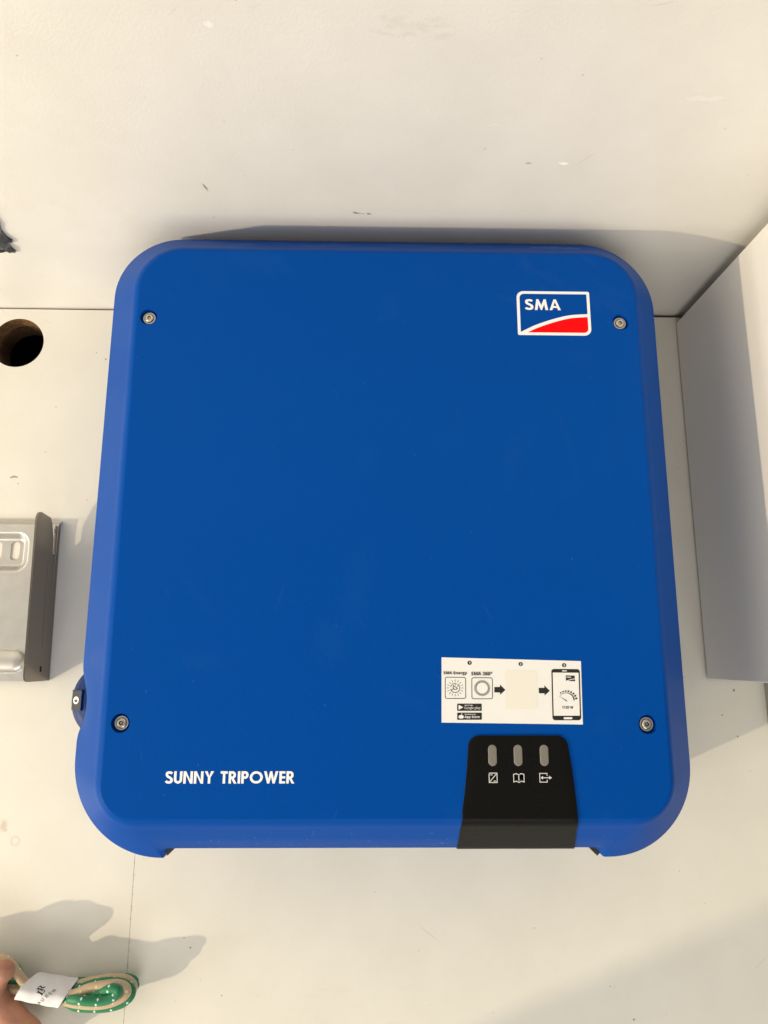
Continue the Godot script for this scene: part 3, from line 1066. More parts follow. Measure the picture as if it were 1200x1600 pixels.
func build_panel(root: Node3D, at: Vector3, ol: Array) -> void:
	# black light panel that follows the face and the bevel at the lower edge
	var black := mat(lin(.0045, .0045, .0043), .42, 0.0, .22)
	black.heightmap_enabled = true
	black.heightmap_texture = noise_tex(.16, 256, 301, [], 3)
	black.heightmap_scale = .026
	world_tri(black, 16.0)
	var rows := []
	var z_of := []
	# along z: [z, y, left x, right x]
	var r := .0075
	for i in 9:
		var a := PI / 2 * i / 8
		z_of.append([.0504 + r * (1 - sin(PI / 2 - a) * 1.0) * 0.0 + r * (1.0 - cos(a)), YF, .0650 + r * (1.0 - sin(a)), .1310 - r * (1.0 - sin(a))])
	for k in [[.07, .0640, .1327], [.085, .0623, .1341], [.097, .0604, .1350]]:
		z_of.append([k[0], YF, k[1], k[2]])
	for i in 9:
		var u := i / 8.0
		var p0 := Vector2(.1012, YF)
		var p1 := Vector2(.105, YF)
		var p2 := Vector2(.105 + .15 * .0312, cover_y(.15))
		var q := p0.lerp(p1, u).lerp(p1.lerp(p2, u), u)
		z_of.append([q.x, q.y + .0003, .0604 - .0006 * u, .1350 + .0010 * u])
	z_of.append([.1200, cover_y((.1200 - .105) / .0312) + .0003, .0600, .1384])
	z_of.append([.1264, cover_y((.1264 - .105) / .0312) + .0003, .0600, .1400])
	z_of.append([.1277, cover_y(.72) - .0002, .0599, .1401])
	z_of.append([.1279, cover_y(.72) - .02, .0599, .1401])
	for s in z_of:
		var line := PackedVector3Array()
		for k in 14:
			var u := k / 13.0
			var y: float = s[1] + .0007
			if k == 0 or k == 13:
				y = s[1] - .0006
			var x := lerpf(s[2], s[3], clampf((k - 1) / 11.0, 0.0, 1.0))
			if k == 0:
				x -= .0004
			if k == 13:
				x += .0004
			line.append(Vector3(x, y + .0003, s[0]) - at)
		rows.append(line)
	var st := begin()
	sheet(st, rows, false, Vector3(.09, .05, .15))
	var pn := part("light_panel", st, black, root)
	var lens := mat(lin(.19, .175, .155), .35)
	for x in [.0806, .0975, .1148]:
		var ls := begin()
		var rr := []
		for l in [[.00285, .0009], [.0028, .0013], [.0025, .00145], [.0015, .0015]]:
			var c := capsule2(Vector2(x, .0561 + .0028), Vector2(x, .0695 - .0028), l[0], 10)
			var line := PackedVector3Array()
			for p in c:
				line.append(Vector3(p.x, YF + l[1], p.y) - at)
			line.append(line[0])
			rr.append(line)
		sheet(ls, rr, true, Vector3(x, .1, .06) - at)
		fill(ls, [capsule2(Vector2(x, .0589), Vector2(x, .0667), .0015, 10)], func(p): return Vector3(p.x, YF + .0015, p.y) - at, Vector3.UP)
		part("status_light", ls, lens, pn)
	var ic := []
	var V := func(x, y): return Vector2(x, y)
	# symbols: inverter, open book with i, arrows out of a box
	var c0 := Vector2(.0806, .0768)
	var e := .0026
	stroke(ic, [c0 + V.call(-e, -e - .0003), c0 + V.call(e, -e - .0003), c0 + V.call(e, e + .0003), c0 + V.call(-e, e + .0003), c0 + V.call(-e, -e + .0001)], .0005)
	stroke(ic, [c0 + V.call(-e + .0005, e - .0003), c0 + V.call(e - .0005, -e + .0003)], .0005)
	stroke(ic, [c0 + V.call(-.0018, -.0018), c0 + V.call(-.0004, -.0018)], .0005)
	stroke(ic, [c0 + V.call(.0004, .0020), c0 + V.call(.0018, .0020)], .0005)
	var c1 := Vector2(.0975, .0768)
	stroke(ic, [c1 + V.call(0, -.0018), c1 + V.call(-.0016, -.0026), c1 + V.call(-.0034, -.0021), c1 + V.call(-.0034, .0026), c1 + V.call(-.0017, .0021), c1 + V.call(0, .0029), c1 + V.call(.0017, .0021), c1 + V.call(.0034, .0026), c1 + V.call(.0034, -.0021), c1 + V.call(.0016, -.0026), c1 + V.call(.0003, -.0019)], .0005)
	stroke(ic, [c1 + V.call(0, -.0016), c1 + V.call(0, .0024)], .0005)
	stroke(ic, [c1 + V.call(.0018, -.0003), c1 + V.call(.0018, .0014)], .0009)
	stroke(ic, [c1 + V.call(.0018, -.0016), c1 + V.call(.0018, -.0008)], .0009)
	var c2 := Vector2(.1143, .0768)
	stroke(ic, [c2 + V.call(.0018, -.0012), c2 + V.call(.0018, -.0027), c2 + V.call(-.0030, -.0027), c2 + V.call(-.0030, .0027), c2 + V.call(.0018, .0027), c2 + V.call(.0018, .0012)], .0005)
	stroke(ic, [c2 + V.call(-.0010, 0), c2 + V.call(.0032, 0)], .0005)
	ic.append(PackedVector2Array([c2 + V.call(.0031, -.0011), c2 + V.call(.0050, 0), c2 + V.call(.0031, .0011)]))
	ic.append(PackedVector2Array([c2 + V.call(-.0009, -.0011), c2 + V.call(-.0025, 0), c2 + V.call(-.0009, .0011)]))
	var si := begin()
	fill(si, ic, func(p): return Vector3(p.x, YF + .00115, p.y) - at, Vector3.UP)
	part("symbols", si, mat(lin(.66, .66, .65), .5), pn)

# ---------------------------------------------------------------- bracket
func build_bracket() -> void:
	var at := Vector3(-.36, 0, -.052)
	var t := thing("mounting_bracket", "galvanised sheet metal mounting bracket with slots and upright flange lying left of the inverter", "bracket", at)
	var zinc := mat(lin(.60, .585, .56), .36, .85)
	zinc.albedo_texture = noise_tex(.03, 256, 411, [Color(.95, .95, .95), Color(1, 1, 1)], 4)
	zinc.heightmap_enabled = true
	zinc.heightmap_texture = noise_tex(.05, 256, 412, [], 4)
	zinc.heightmap_scale = .003
	world_tri(zinc, 7.0)
	# plate: pressed sheet with a sunken slotted field and a raised bead
	var height := func(x: float, z: float):
		var h := .0075
		# rolled back edge
		h -= .0065 * (1.0 - smoothstep(-.1262, -.1205, z))
		# sunken field
		var hx := -.3205
		var d := Vector2(maxf(x - (hx - .009), 0.0), maxf(absf(z + .0955) - (.0165 - .009), 0.0)).length() - .009
		h -= .0062 * (1.0 - smoothstep(-.0052, .0026, d))
		# bead near the lower edge
		var bx := -.3205
		var e := Vector2(maxf(x - bx, 0.0), z - .0035).length()
		h += .0042 * sqrt(maxf(0.0, 1.0 - pow(e / .0098, 2)))
		return h
	var st := begin()
	var nx := 250
	var nz := 200
	var X := func(i): return lerpf(-.48, -.2925, i / 250.0)
	var Z := func(j): return lerpf(-.1262, .0213, j / 200.0)
	var hs := []
	for j in nz + 1:
		var line := PackedFloat32Array()
		for i in nx + 1:
			line.append(height.call(X.call(i), Z.call(j)))
		hs.append(line)
	var slots := []
	for k in 6:
		var cx := -.3336 - k * .0165
		slots.append([Vector2(cx, -.1020), Vector2(cx, -.0925), .0041])
	var pos := func(i, j): return Vector3(X.call(i), hs[j][i], Z.call(j)) - at
	var nrm := func(i, j):
		var i0 := maxi(i - 1, 0)
		var i1 := mini(i + 1, 250)
		var j0 := maxi(j - 1, 0)
		var j1 := mini(j + 1, 200)
		return Vector3(-(hs[j][i1] - hs[j][i0]) / (X.call(i1) - X.call(i0)), 1, -(hs[j1][i] - hs[j0][i]) / (Z.call(j1) - Z.call(j0))).normalized()
	for j in nz:
		for i in nx:
			var c := Vector2(X.call(i + .5), Z.call(j + .5))
			var cut := false
			for s in slots:
				if c.distance_to(Geometry2D.get_closest_point_to_segment(c, s[0], s[1])) < s[2]:
					cut = true
					break
			if cut:
				continue
			for q in [[i, j], [i + 1, j], [i + 1, j + 1], [i, j], [i + 1, j + 1], [i, j + 1]]:
				st.set_normal(nrm.call(q[0], q[1]))
				st.add_vertex(pos.call(q[0], q[1]))
	part("plate", st, zinc, t)
	# rims of the slots
	for s in slots:
		var rim := begin()
		var a := capsule2(s[0], s[1], s[2] + .0002, 10)
		for i in a.size():
			var p: Vector2 = a[i]
			var q: Vector2 = a[(i + 1) % a.size()]
			if p.distance_to(q) < 1e-7:
				continue
			var mid: Vector2 = (s[0] + s[1]) / 2
			var n2 := (mid - (p + q) / 2).normalized()
			quad(rim, Vector3(p.x, .0013, p.y) - at, Vector3(q.x, .0013, q.y) - at, Vector3(q.x, .0003, q.y) - at, Vector3(p.x, .0003, p.y) - at, Vector3(n2.x, 0, n2.y))
		part("slot_rim", rim, zinc, t)
	# upright flange: outline in (z, height), from the back end round to the front end
	var o := PackedVector2Array([Vector2(.0208, .0006), Vector2(-.085, .0006), Vector2(-.1165, .0006), Vector2(-.1205, .0024), Vector2(-.1212, .0065), Vector2(-.1196, .0092), Vector2(-.1168, .0098), Vector2(-.1128, .0090), Vector2(-.0945, .0086), Vector2(-.0930, .0098), Vector2(-.0928, .0112), Vector2(-.0945, .0126), Vector2(-.1080, .0134), Vector2(-.1150, .0160), Vector2(-.1205, .0180), Vector2(-.1252, .0215)])
	for p in arc(Vector2(-.1182, .0400), .0085, .0085, 180, 90, 8):
		o.append(p)
	for p in arc(Vector2(.0150, .0420), .0058, .0058, 90, 0, 6):
		o.append(p)
	var fl := begin()
	var xa := func(y: float): return -.2925 + .0012 * (y / .045)
	var th := .0016
	var lean := func(p: Vector2): return (p.x + .05) * .022 - .0008
	var outer := func(p: Vector2): return Vector3(-.2915 + lean.call(p), p.y, p.x) - at
	var inner := func(p: Vector2): return Vector3(-.2915 - th + lean.call(p), p.y, p.x) - at
	fill(fl, [o], outer, Vector3.RIGHT)
	fill(fl, [o], inner, Vector3.LEFT)
	for i in o.size():
		var p := o[i]
		var q := o[(i + 1) % o.size()]
		var nn := Vector3(0, -(q.x - p.x), (q.y - p.y)).normalized()
		var c := (p + q) / 2
		if Geometry2D.is_point_in_polygon(c + Vector2(nn.z, nn.y) * .0003, o):
			nn = -nn
		quad(fl, outer.call(p), outer.call(q), inner.call(q), inner.call(p), nn)
	var shaded_zinc := mat(lin(.24, .215, .185), .25, 1.0)  # same zinc, with the shade on this side put into a darker colour
	part("flange", fl, shaded_zinc, t)
	# a long pressed groove and a flat dark spot painted as the shade of a small pin hole
	var gr := begin()
	var cap := capsule2(Vector2(-.082, .0175), Vector2(-.012, .0165), .0035, 10)
	var big := capsule2(Vector2(-.082, .0175), Vector2(-.012, .0165), .0044, 10)
	for i in cap.size():
		var k := (i + 1) % cap.size()
		var a: Vector3 = outer.call(big[i])
		var b: Vector3 = outer.call(big[k])
		var c: Vector3 = outer.call(cap[k]) + Vector3(.00035, 0, 0)
		var d: Vector3 = outer.call(cap[i]) + Vector3(.00035, 0, 0)
		quad(gr, a, b, c, d, (b - a).cross(d - a).normalized() * signf((b - a).cross(d - a).x))
	fill(gr, [cap], func(p): return outer.call(p) + Vector3(.00035, 0, 0), Vector3.RIGHT)
	part("pressed_rib", gr, shaded_zinc, t)
	var ph := begin()
	fill(ph, [capsule2(Vector2(.0090, .0195), Vector2(.0118, .0195), .0011, 8)], func(p): return outer.call(p) + Vector3(.0003, 0, 0), Vector3.RIGHT)
	part("pin_hole_spot", ph, mat(lin(.01, .009, .008), .9), t)

# ---------------------------------------------------------------- torn scrap at the left edge of the wall
func build_tape() -> void:
	var o := PackedVector2Array([Vector2(-.3458, .22), Vector2(-.3023, .1824), Vector2(-.3019, .1462), Vector2(-.3062, .1348), Vector2(-.3060, .1252), Vector2(-.3038, .1193), Vector2(-.3090, .1168), Vector2(-.3102, .1106), Vector2(-.3092, .1028), Vector2(-.3142, .1037), Vector2(-.3155, .1066), Vector2(-.3220, .1055), Vector2(-.3458, .1020), Vector2(-.372, .112), Vector2(-.38, .16), Vector2(-.366, .20)])
	var n := FastNoiseLite.new()
	n.seed = 8
	n.noise_type = FastNoiseLite.TYPE_CELLULAR
	n.cellular_return_type = FastNoiseLite.RETURN_DISTANCE
	n.frequency = 95.0
	var at := Vector3(-.335, .1, -.345)
	var st := begin()
	var dx := .0016
	var H := func(p: Vector2):
		var edge := 1e9
		for i in o.size():
			edge = minf(edge, p.distance_to(Geometry2D.get_closest_point_to_segment(p, o[i], o[(i + 1) % o.size()])))
		return .0006 + minf(edge * .7, .006) * (.55 + .9 * n.get_noise_2d(p.x, p.y)) + .0015
	for i in 52:
		for j in 80:
			var a := Vector2(-.384 + i * dx, .098 + j * dx)
			var c := [a, a + Vector2(dx, 0), a + Vector2(dx, dx), a + Vector2(0, dx)]
			var sq := PackedVector2Array(c)
			for poly in Geometry2D.intersect_polygons(sq, o):
				var id := Geometry2D.triangulate_polygon(poly)
				for k in range(0, id.size(), 3):
					var v := []
					for m in 3:
						var p: Vector2 = poly[id[k + m]]
						v.append(Vector3(p.x, p.y, -.345 + H.call(p)) - at)
					var cr: Vector3 = (v[1] - v[0]).cross(v[2] - v[0])
					if cr.length_squared() < 1e-18:
						continue
					tri(st, v[0], v[1], v[2], cr.normalized() * (1.0 if cr.z > 0 else -1.0))
	# raised torn rim
	for i in range(1, 12):
		var p := o[i]
		var q := o[i + 1]
		var b := Vector2(-.335, .14)
		var pi2 := p.lerp(b, .12)
		var qi := q.lerp(b, .12)
		var A := Vector3(p.x, p.y, -.3447) - at
		var B := Vector3(q.x, q.y, -.3447) - at
		var C := Vector3(qi.x, qi.y, -.3380 - .002 * (i % 3)) - at
		var D := Vector3(pi2.x, pi2.y, -.3380 - .002 * ((i + 2) % 3)) - at
		tri(st, A, B, C, (B - A).cross(C - A).normalized())
		tri(st, A, C, D, (C - A).cross(D - A).normalized())
	var tape_m := mat(Color.WHITE, .4)
	tape_m.albedo_texture = noise_tex(.02, 128, 351, [lin(.012, .012, .011), lin(.30, .29, .27)], 4)
	world_tri(tape_m, 22.0)
	var t := part("torn_tape", st, tape_m, self)
	t.position = at
	t.set_meta("label", "torn dark grey crumpled tape scrap stuck on the wall above the round floor hole")
	t.set_meta("category", "tape")

# ---------------------------------------------------------------- cord
func cord_texture(base: Color, base2: Color, fleck: Color, every: int) -> ImageTexture:
	var im := Image.create(64, 96, false, Image.FORMAT_RGB8)
	for y in 96:
		for x in 64:
			# braided chevrons
			var ch := absf(fposmod(x / 8.0 + y / 8.0, 2.0) - 1.0) * .5 + absf(fposmod(x / 8.0 - y / 8.0, 2.0) - 1.0) * .5
			im.set_pixel(x, y, base.lerp(base2, ch))
	var k := 0
	for x in range(0, 64, every):
		var cy := int(24 + x * .75) % 96
		for y in range(-7, 8):
			for xx in range(-3, 4):
				if absf(y) / 7.5 + absf(xx) / 3.6 < 1.0:
					im.set_pixel((x + xx + 64) % 64, (cy + y + 96) % 96, fleck)
		k += 1
	return ImageTexture.create_from_image(im)

func tube(pts: Array, rad: float, n := 18) -> SurfaceTool:
	var line := curve3(pts, 10)
	var st := begin()
	var rows := []
	var up := Vector3.UP
	var prev: Vector3 = (line[1] - line[0]).normalized()
	var side := prev.cross(up).normalized()
	var along := 0.0
	var vs := []
	for i in line.size():
		var t: Vector3 = (line[mini(i + 1, line.size() - 1)] - line[maxi(i - 1, 0)]).normalized()
		side = (side - t * side.dot(t)).normalized()
		var b := side.cross(t)
		if i > 0:
			along += line[i].distance_to(line[i - 1])
		vs.append(along)
		var r := PackedVector3Array()
		for k in n + 1:
			var a := TAU * k / n
			r.append(line[i] + (side * cos(a) + b * sin(a)) * rad)
		rows.append(r)
	for i in rows.size() - 1:
		for k in n:
			for q in [[i, k], [i, k + 1], [i + 1, k + 1], [i, k], [i + 1, k + 1], [i + 1, k]]:
				var p: Vector3 = rows[q[0]][q[1]]
				st.set_normal((p - line[q[0]]).normalized())
				st.set_uv(Vector2(float(q[1]) / n, vs[q[0]] / .0125))
				st.add_vertex(p)
	# rounded ends
	for e in [0, rows.size() - 1]:
		for k in n:
			tri(st, line[e], rows[e][k], rows[e][k + 1], (line[e] - line[1 if e == 0 else e - 1]).normalized())
	return st

func build_cord() -> void:
	var at := Vector3(-.235, 0, .26)
	var root := thing("folded_cord", "folded green and tan braided cord bound with a white paper band, held by the fingers", "cord", at)
	var green := mat(Color.WHITE, .55)
	green.albedo_texture = cord_texture(lin(.003, .15, .055), lin(.006, .23, .09), lin(.75, .78, .72), 11)
	green.rim_enabled = true
	green.rim = .25
	var tan_m := mat(Color.WHITE, .5)
	tan_m.albedo_texture = cord_texture(lin(.50, .36, .215), lin(.60, .455, .28), lin(.75, .66, .50), 16)
	tan_m.rim_enabled = true
	tan_m.rim = .2
	var R := .0037
	var V := func(x, y, z): return Vector3(x, y, z) - at
	# each strand: colour, points
	var strands := [
		[green, [V.call(-.268, .030, .2555), V.call(-.2416, .0335, .2588), V.call(-.2289, .034, .2605), V.call(-.2161, .0335, .2622), V.call(-.2061, .0325, .2614), V.call(-.1985, .0315, .2572), V.call(-.1965, .0310, .2522), V.call(-.2010, .0305, .2498), V.call(-.2069, .030, .2513), V.call(-.2137, .029, .2552), V.call(-.2225, .0275, .2578), V.call(-.2400, .025, .2570), V.call(-.262, .024, .2540)]],
		[tan_m, [V.call(-.270, .024, .2610), V.call(-.2437, .0285, .2653), V.call(-.2323, .029, .2676), V.call(-.2195, .0288, .2694), V.call(-.2059, .028, .2682), V.call(-.1955, .027, .2638), V.call(-.1905, .026, .2578), V.call(-.1925, .0255, .2516), V.call(-.1993, .0265, .2478), V.call(-.2084, .0275, .2478), V.call(-.2234, .028, .2508), V.call(-.2395, .029, .2530), V.call(-.266, .029, .2505)]],
		[green, [V.call(-.272, .018, .2680), V.call(-.2472, .0215, .2735), V.call(-.2358, .022, .2758), V.call(-.2218, .022, .2775), V.call(-.2080, .0215, .2772), V.call(-.1965, .0205, .2738), V.call(-.1895, .020, .2670), V.call(-.1885, .0195, .2596), V.call(-.1940, .019, .2532), V.call(-.2060, .0195, .2496), V.call(-.2213, .020, .2508), V.call(-.2415, .020, .2540), V.call(-.266, .019, .2530)]],
		[tan_m, [V.call(-.268, .0135, .2700), V.call(-.2466, .0150, .2725), V.call(-.2266, .0150, .2750), V.call(-.2086, .0145, .2750), V.call(-.1960, .014, .2706), V.call(-.1900, .0135, .2650), V.call(-.1898, .013, .2575), V.call(-.1965, .0125, .2512), V.call(-.2090, .0125, .2496), V.call(-.2285, .013, .2530), V.call(-.245, .013, .2560), V.call(-.266, .0125, .256)]],
		[green, [V.call(-.268, .008, .2690), V.call(-.2466, .0085, .2715), V.call(-.2250, .0085, .2730), V.call(-.2080, .0082, .2722), V.call(-.1950, .0080, .2668), V.call(-.1890, .0078, .2600), V.call(-.1945, .0075, .2540), V.call(-.2075, .0075, .2530), V.call(-.2285, .0075, .2570), V.call(-.266, .0075, .2580)]],
		# the side between the fingers
		[tan_m, [V.call(-.262, .022, .2600), V.call(-.2768, .0225, .2562), V.call(-.2845, .0230, .2485), V.call(-.2915, .0225, .2415), V.call(-.3007, .0215, .2382), V.call(-.3160, .020, .2382), V.call(-.329, .019, .245), V.call(-.331, .0185, .253), V.call(-.322, .018, .259), V.call(-.300, .0175, .2625), V.call(-.272, .019, .2640)]],
		[green, [V.call(-.262, .024, .2585), V.call(-.2735, .0225, .2590), V.call(-.2822, .0205, .2535), V.call(-.2890, .0170, .2475), V.call(-.2985, .0145, .2435), V.call(-.312, .0125, .2445), V.call(-.320, .0115, .2515), V.call(-.312, .011, .2585), V.call(-.292, .0115, .2625), V.call(-.270, .0125, .2660)]],
	]
	for s in strands:
		for i in s[1].size():
			var p: Vector3 = s[1][i] + at
			if p.x > -.2757:
				p.z = .2768 - (.2784 - p.z) * .62
				if p.x > -.22:
					p.x = -.22 + (p.x + .22) * .86
				s[1][i] = p - at
			else:
				p.z += .002
				s[1][i] = p - at
			if p.x < -.236 and p.x > -.2755:
				var zc := .2615 + (p.x + .2757) * .18
				var f := .45 if p.x < -.249 else .55
				p.z = zc + (p.z - zc) * f
				p.y = minf(p.y, .0265 if p.x < -.245 else .0295)
				s[1][i] = p - at
		part("green_strand" if s[0] == green else "tan_strand", tube(s[1], R), s[0], root)
	# paper band: an oval sleeve round the strands
	var paper := mat(lin(.74, .73, .735), .75)
	paper.heightmap_enabled = true
	paper.heightmap_texture = noise_tex(.04, 128, 501, [], 3)
	paper.heightmap_scale = .02
	paper.uv1_triplanar = true
	paper.uv1_scale = Vector3.ONE * 20.0
	var c0: Vector3 = V.call(-.2770, .0190, .2612)
	var c1: Vector3 = V.call(-.2435, .0190, .2668)
	var ax := (c1 - c0).normalized()
	var across := Vector3.UP.cross(ax).normalized()   # towards smaller z or larger
	if across.z < 0:
		across = -across
	var on := func(u: float, a: float, grow: float):
		var c := c0.lerp(c1, u)
		# skewed ends: the lower side sits a little to the left at the right end
		var ca := cos(a)
		var sa := sin(a)
		var ex := signf(ca) * pow(absf(ca), .72)
		var ey := signf(sa) * pow(absf(sa), .72)
		var w: float = .0070 + .0008 * u
		var p: Vector3 = c + across * ex * (w + grow) + Vector3.UP * ey * (.0165 + grow)
		p += ax * (-.0035 * ex * u - .0022 * ex * (1.0 - u) + .0012 * sa * (u - .5) * 2.0)
		return p
	var rows := []
	for i in 13:
		var line := PackedVector3Array()
		for k in 65:
			line.append(on.call(i / 12.0, TAU * k / 64, .0004 * sin(i * 1.3 + k * .3) * .5))
		rows.append(line)
	var st := begin()
	sheet(st, rows, true, (c0 + c1) / 2)
	var band := part("paper_band", st, paper, root)
	# printed letters that follow the band's curve, and the monogram
	var ink := mat(lin(.13, .12, .12), .7)
	var letters := "LAUREN"
	for i in letters.length():
		put_letter(band, on, letters[i], .52 + .034 * i, deg_to_rad(lerpf(60, 134, i / 5.0)), .0027, ink, false, c0, c1)
	put_letter(band, on, "R", .40, deg_to_rad(136), .0050, mat(lin(.02, .02, .02), .7), true, c0, c1)
	put_letter(band, on, "L", .455, deg_to_rad(118), .0050, mat(lin(.02, .02, .02), .7), true, c0, c1)

func put_letter(parent: Node3D, on: Callable, ch: String, u: float, a: float, high: float, m: Material, serif: bool, c0: Vector3, c1: Vector3) -> void:
	var t := text_mesh(ch, high, serif, serif)
	var bb := t.get_aabb()
	var p: Vector3 = on.call(u, a, .00025)
	var dx: Vector3 = (on.call(u, a + .06, .00025) - on.call(u, a - .06, .00025)).normalized()   # reading direction: round the band
	var ax: Vector3 = (on.call(u + .05, a, .00025) - on.call(u - .05, a, .00025)).normalized()
	var n := dx.cross(ax).normalized()
	var mid: Vector3 = (c0 + c1) / 2
	if n.dot(p - mid) < 0:
		n = -n
	var by := n.cross(dx).normalized()
	var o := obj("letter", t, m, parent)
	var k := high / maxf(bb.size.y, 1e-6)
	o.transform = Transform3D(Basis(dx * k, by * k, n), p - dx * k * bb.get_center().x - by * k * bb.get_center().y)

# ---------------------------------------------------------------- the hand and arm of the person
func field_mesh(st: SurfaceTool, bones: Array, lo: Vector3, hi: Vector3, cell: float, blend: float) -> void:
	var nx := int((hi.x - lo.x) / cell) + 2
	var ny := int((hi.y - lo.y) / cell) + 2
	var nz := int((hi.z - lo.z) / cell) + 2
	var val := PackedFloat32Array()
	val.resize(nx * ny * nz)
	val.fill(1.0)
	for b in bones:
		var A: Vector3 = b[0]
		var B: Vector3 = b[1]
		var ra: float = b[2]
		var rb: float = b[3]
		var m := maxf(ra, rb) + cell * 3.0 + blend
		var l: Vector3 = (Vector3(minf(A.x, B.x), minf(A.y, B.y), minf(A.z, B.z)) - Vector3.ONE * m - lo) / cell
		var h: Vector3 = (Vector3(maxf(A.x, B.x), maxf(A.y, B.y), maxf(A.z, B.z)) + Vector3.ONE * m - lo) / cell
		var d := B - A
		var dd := d.length_squared()
		for z in range(maxi(0, int(l.z)), mini(nz, int(h.z) + 1)):
			for y in range(maxi(0, int(l.y)), mini(ny, int(h.y) + 1)):
				for x in range(maxi(0, int(l.x)), mini(nx, int(h.x) + 1)):
					var p := lo + Vector3(x, y, z) * cell
					var t := clampf((p - A).dot(d) / dd, 0.0, 1.0)
					var dist := p.distance_to(A + d * t) - lerpf(ra, rb, t)
					var i := (z * ny + y) * nx + x
					var o := val[i]
					if o > .9:
						val[i] = dist
					else:
						var k := maxf(blend - absf(o - dist), 0.0) / blend
						val[i] = minf(o, dist) - k * k * blend * .25
	# surface nets
	var ids := {}
	var verts := PackedVector3Array()
	var off := [0, 1, nx, nx + 1, nx * ny, nx * ny + 1, nx * ny + nx, nx * ny + nx + 1]
	for z in nz - 1:
		for y in ny - 1:
			for x in nx - 1:
				var i := (z * ny + y) * nx + x
				var inn := 0
				for k in 8:
					if val[i + off[k]] < 0.0:
						inn += 1
				if inn == 0 or inn == 8:
					continue
				var s := Vector3.ZERO
				var c := 0
				for e in [[0, 1], [2, 3], [4, 5], [6, 7], [0, 2], [1, 3], [4, 6], [5, 7], [0, 4], [1, 5], [2, 6], [3, 7]]:
					var a := val[i + off[e[0]]]
					var b := val[i + off[e[1]]]
					if (a < 0.0) != (b < 0.0):
						var t := a / (a - b)
						var pa := Vector3(e[0] & 1, (e[0] >> 1) & 1, e[0] >> 2)
						var pb := Vector3(e[1] & 1, (e[1] >> 1) & 1, e[1] >> 2)
						s += pa.lerp(pb, t)
						c += 1
				ids[i] = verts.size()
				verts.append(lo + (Vector3(x, y, z) + s / c) * cell)
	var faces := PackedInt32Array()
	for z in range(1, nz - 1):
		for y in range(1, ny - 1):
			for x in range(1, nx - 1):
				var i := (z * ny + y) * nx + x
				var a := val[i] < 0.0
				var step := [1, nx, nx * ny]
				for ax in 3:
					var b: bool = val[i + step[ax]] < 0.0
					if a == b:
						continue
					var u: int = step[(ax + 1) % 3]
					var v: int = step[(ax + 2) % 3]
					var q := [i, i - u, i - u - v, i - v]
					var ok := true
					for k in q:
						if not ids.has(k):
							ok = false
					if not ok:
						continue
					var f := [ids[q[0]], ids[q[1]], ids[q[2]], ids[q[3]]]
					if not a:
						f.reverse()
					faces.append_array([f[0], f[2], f[1], f[0], f[3], f[2]])
	var nn := PackedVector3Array()
	nn.resize(verts.size())
	for i in range(0, faces.size(), 3):
		var a := verts[faces[i]]
		var n := (verts[faces[i + 2]] - a).cross(verts[faces[i + 1]] - a)
		for k in 3:
			nn[faces[i + k]] += n
	for k in faces:
		st.set_normal(nn[k].normalized())
		st.add_vertex(verts[k])

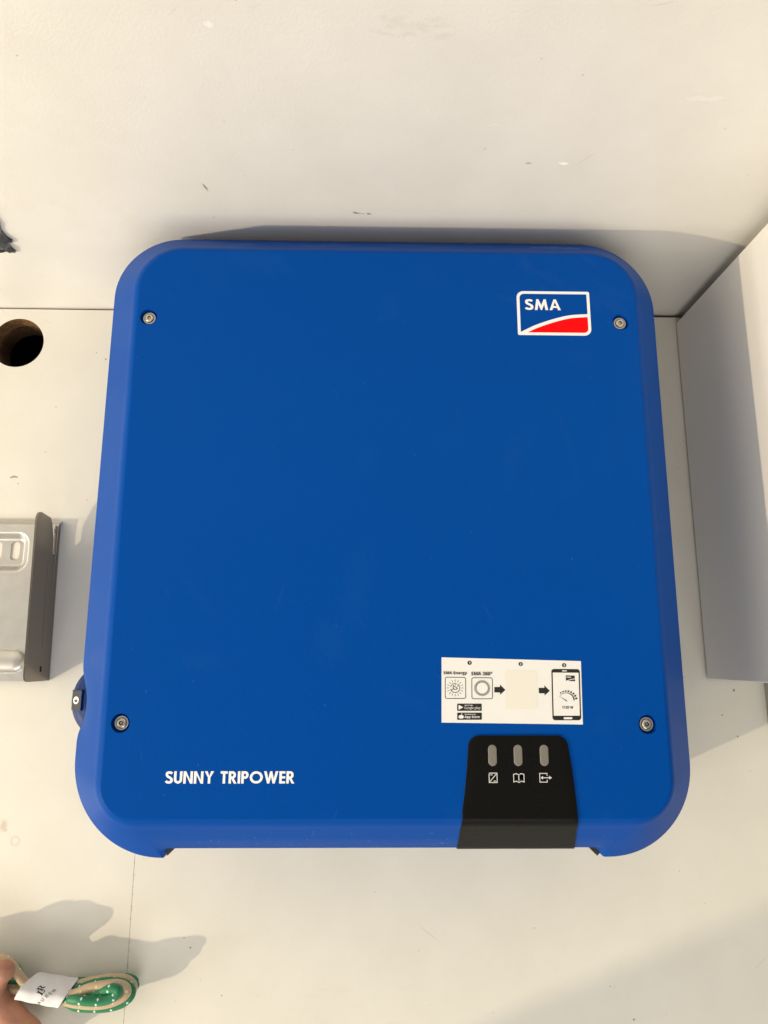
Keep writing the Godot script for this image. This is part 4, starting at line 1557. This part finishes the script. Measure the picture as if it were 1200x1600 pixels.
func build_person() -> void:
	var at := Vector3(-.42, 0, .30)
	var root := thing("person", "person reaching in from the lower left, thumb and fingertip pinching the folded cord", "person", at)
	var skin := mat(Color.WHITE, .5)
	skin.albedo_texture = noise_tex(.02, 256, 601, [lin(.40, .175, .105), lin(.50, .25, .16)], 4)
	skin.heightmap_enabled = true
	skin.heightmap_texture = noise_tex(.12, 256, 602, [], 3, FastNoiseLite.TYPE_CELLULAR)
	skin.heightmap_scale = .02
	skin.subsurf_scatter_enabled = true
	skin.subsurf_scatter_strength = .05
	world_tri(skin, 14.0)
	var V := func(x, y, z): return Vector3(x, y, z) - at
	var wrist: Vector3 = V.call(-.475, .050, .345)
	var chains := [
		# index, middle, ring, little: knuckle, joints, tip with radii
		[[V.call(-.405, .062, .279), .0115], [V.call(-.352, .050, .2570), .0098], [V.call(-.3180, .0385, .2468), .0090], [V.call(-.2905, .0335, .2450), .0084]],
		[[V.call(-.408, .046, .272), .0115], [V.call(-.366, .030, .2540), .0098], [V.call(-.344, .022, .270), .0086], [V.call(-.350, .018, .288), .0078]],
		[[V.call(-.414, .031, .272), .0108], [V.call(-.376, .019, .2580), .0092], [V.call(-.358, .014, .274), .0082], [V.call(-.368, .0125, .291), .0074]],
		[[V.call(-.421, .020, .278), .0098], [V.call(-.390, .0125, .2680), .0082], [V.call(-.378, .0105, .282), .0072], [V.call(-.388, .010, .296), .0064]],
		[[V.call(-.420, .046, .338), .0150], [V.call(-.335, .032, .3380), .0132], [V.call(-.2740, .0225, .2975), .0124], [V.call(-.3010, .0215, .2690), .0112]],
	]
	var bones := []
	for c in chains:
		bones.append([wrist, c[0][0], .0185, c[0][1] * 1.25])
		for i in 3:
			bones.append([c[i][0], c[i + 1][0], c[i][1], c[i + 1][1]])
	bones.append([V.call(-.360, .040, .330), V.call(-.362, .038, .270), .014, .012])
	bones.append([V.call(-.302, .025, .263), V.call(-.2950, .028, .2540), .0070, .0060])
	bones.append([V.call(-.335, .026, .300), V.call(-.308, .022, .262), .013, .011])
	bones.append([V.call(-.372, .036, .308), V.call(-.325, .026, .290), .015, .012])
	bones.append([V.call(-.415, .050, .280), V.call(-.425, .040, .328), .016, .014])
	bones.append([wrist, V.call(-.53, .075, .405), .0235, .027])
	bones.append([V.call(-.53, .075, .405), V.call(-.60, .10, .475), .027, .034])
	var st := begin()
	field_mesh(st, bones, Vector3(-.23, -.002, -.09), Vector3(.19, .15, .23), .003, .0065)
	part("hand", st, skin, root)
	# sleeve
	var cloth := mat(lin(.05, .06, .09), .9)
	var sl := begin()
	field_mesh(sl, [[V.call(-.575, .088, .45), V.call(-.768, .20, .670), .042, .056], [V.call(-.768, .20, .670), V.call(-.772, .78, .704), .056, .066]], Vector3(-.48, .0, .06), Vector3(-.08, .90, .58), .012, .02)
	part("sleeve", sl, cloth, root)
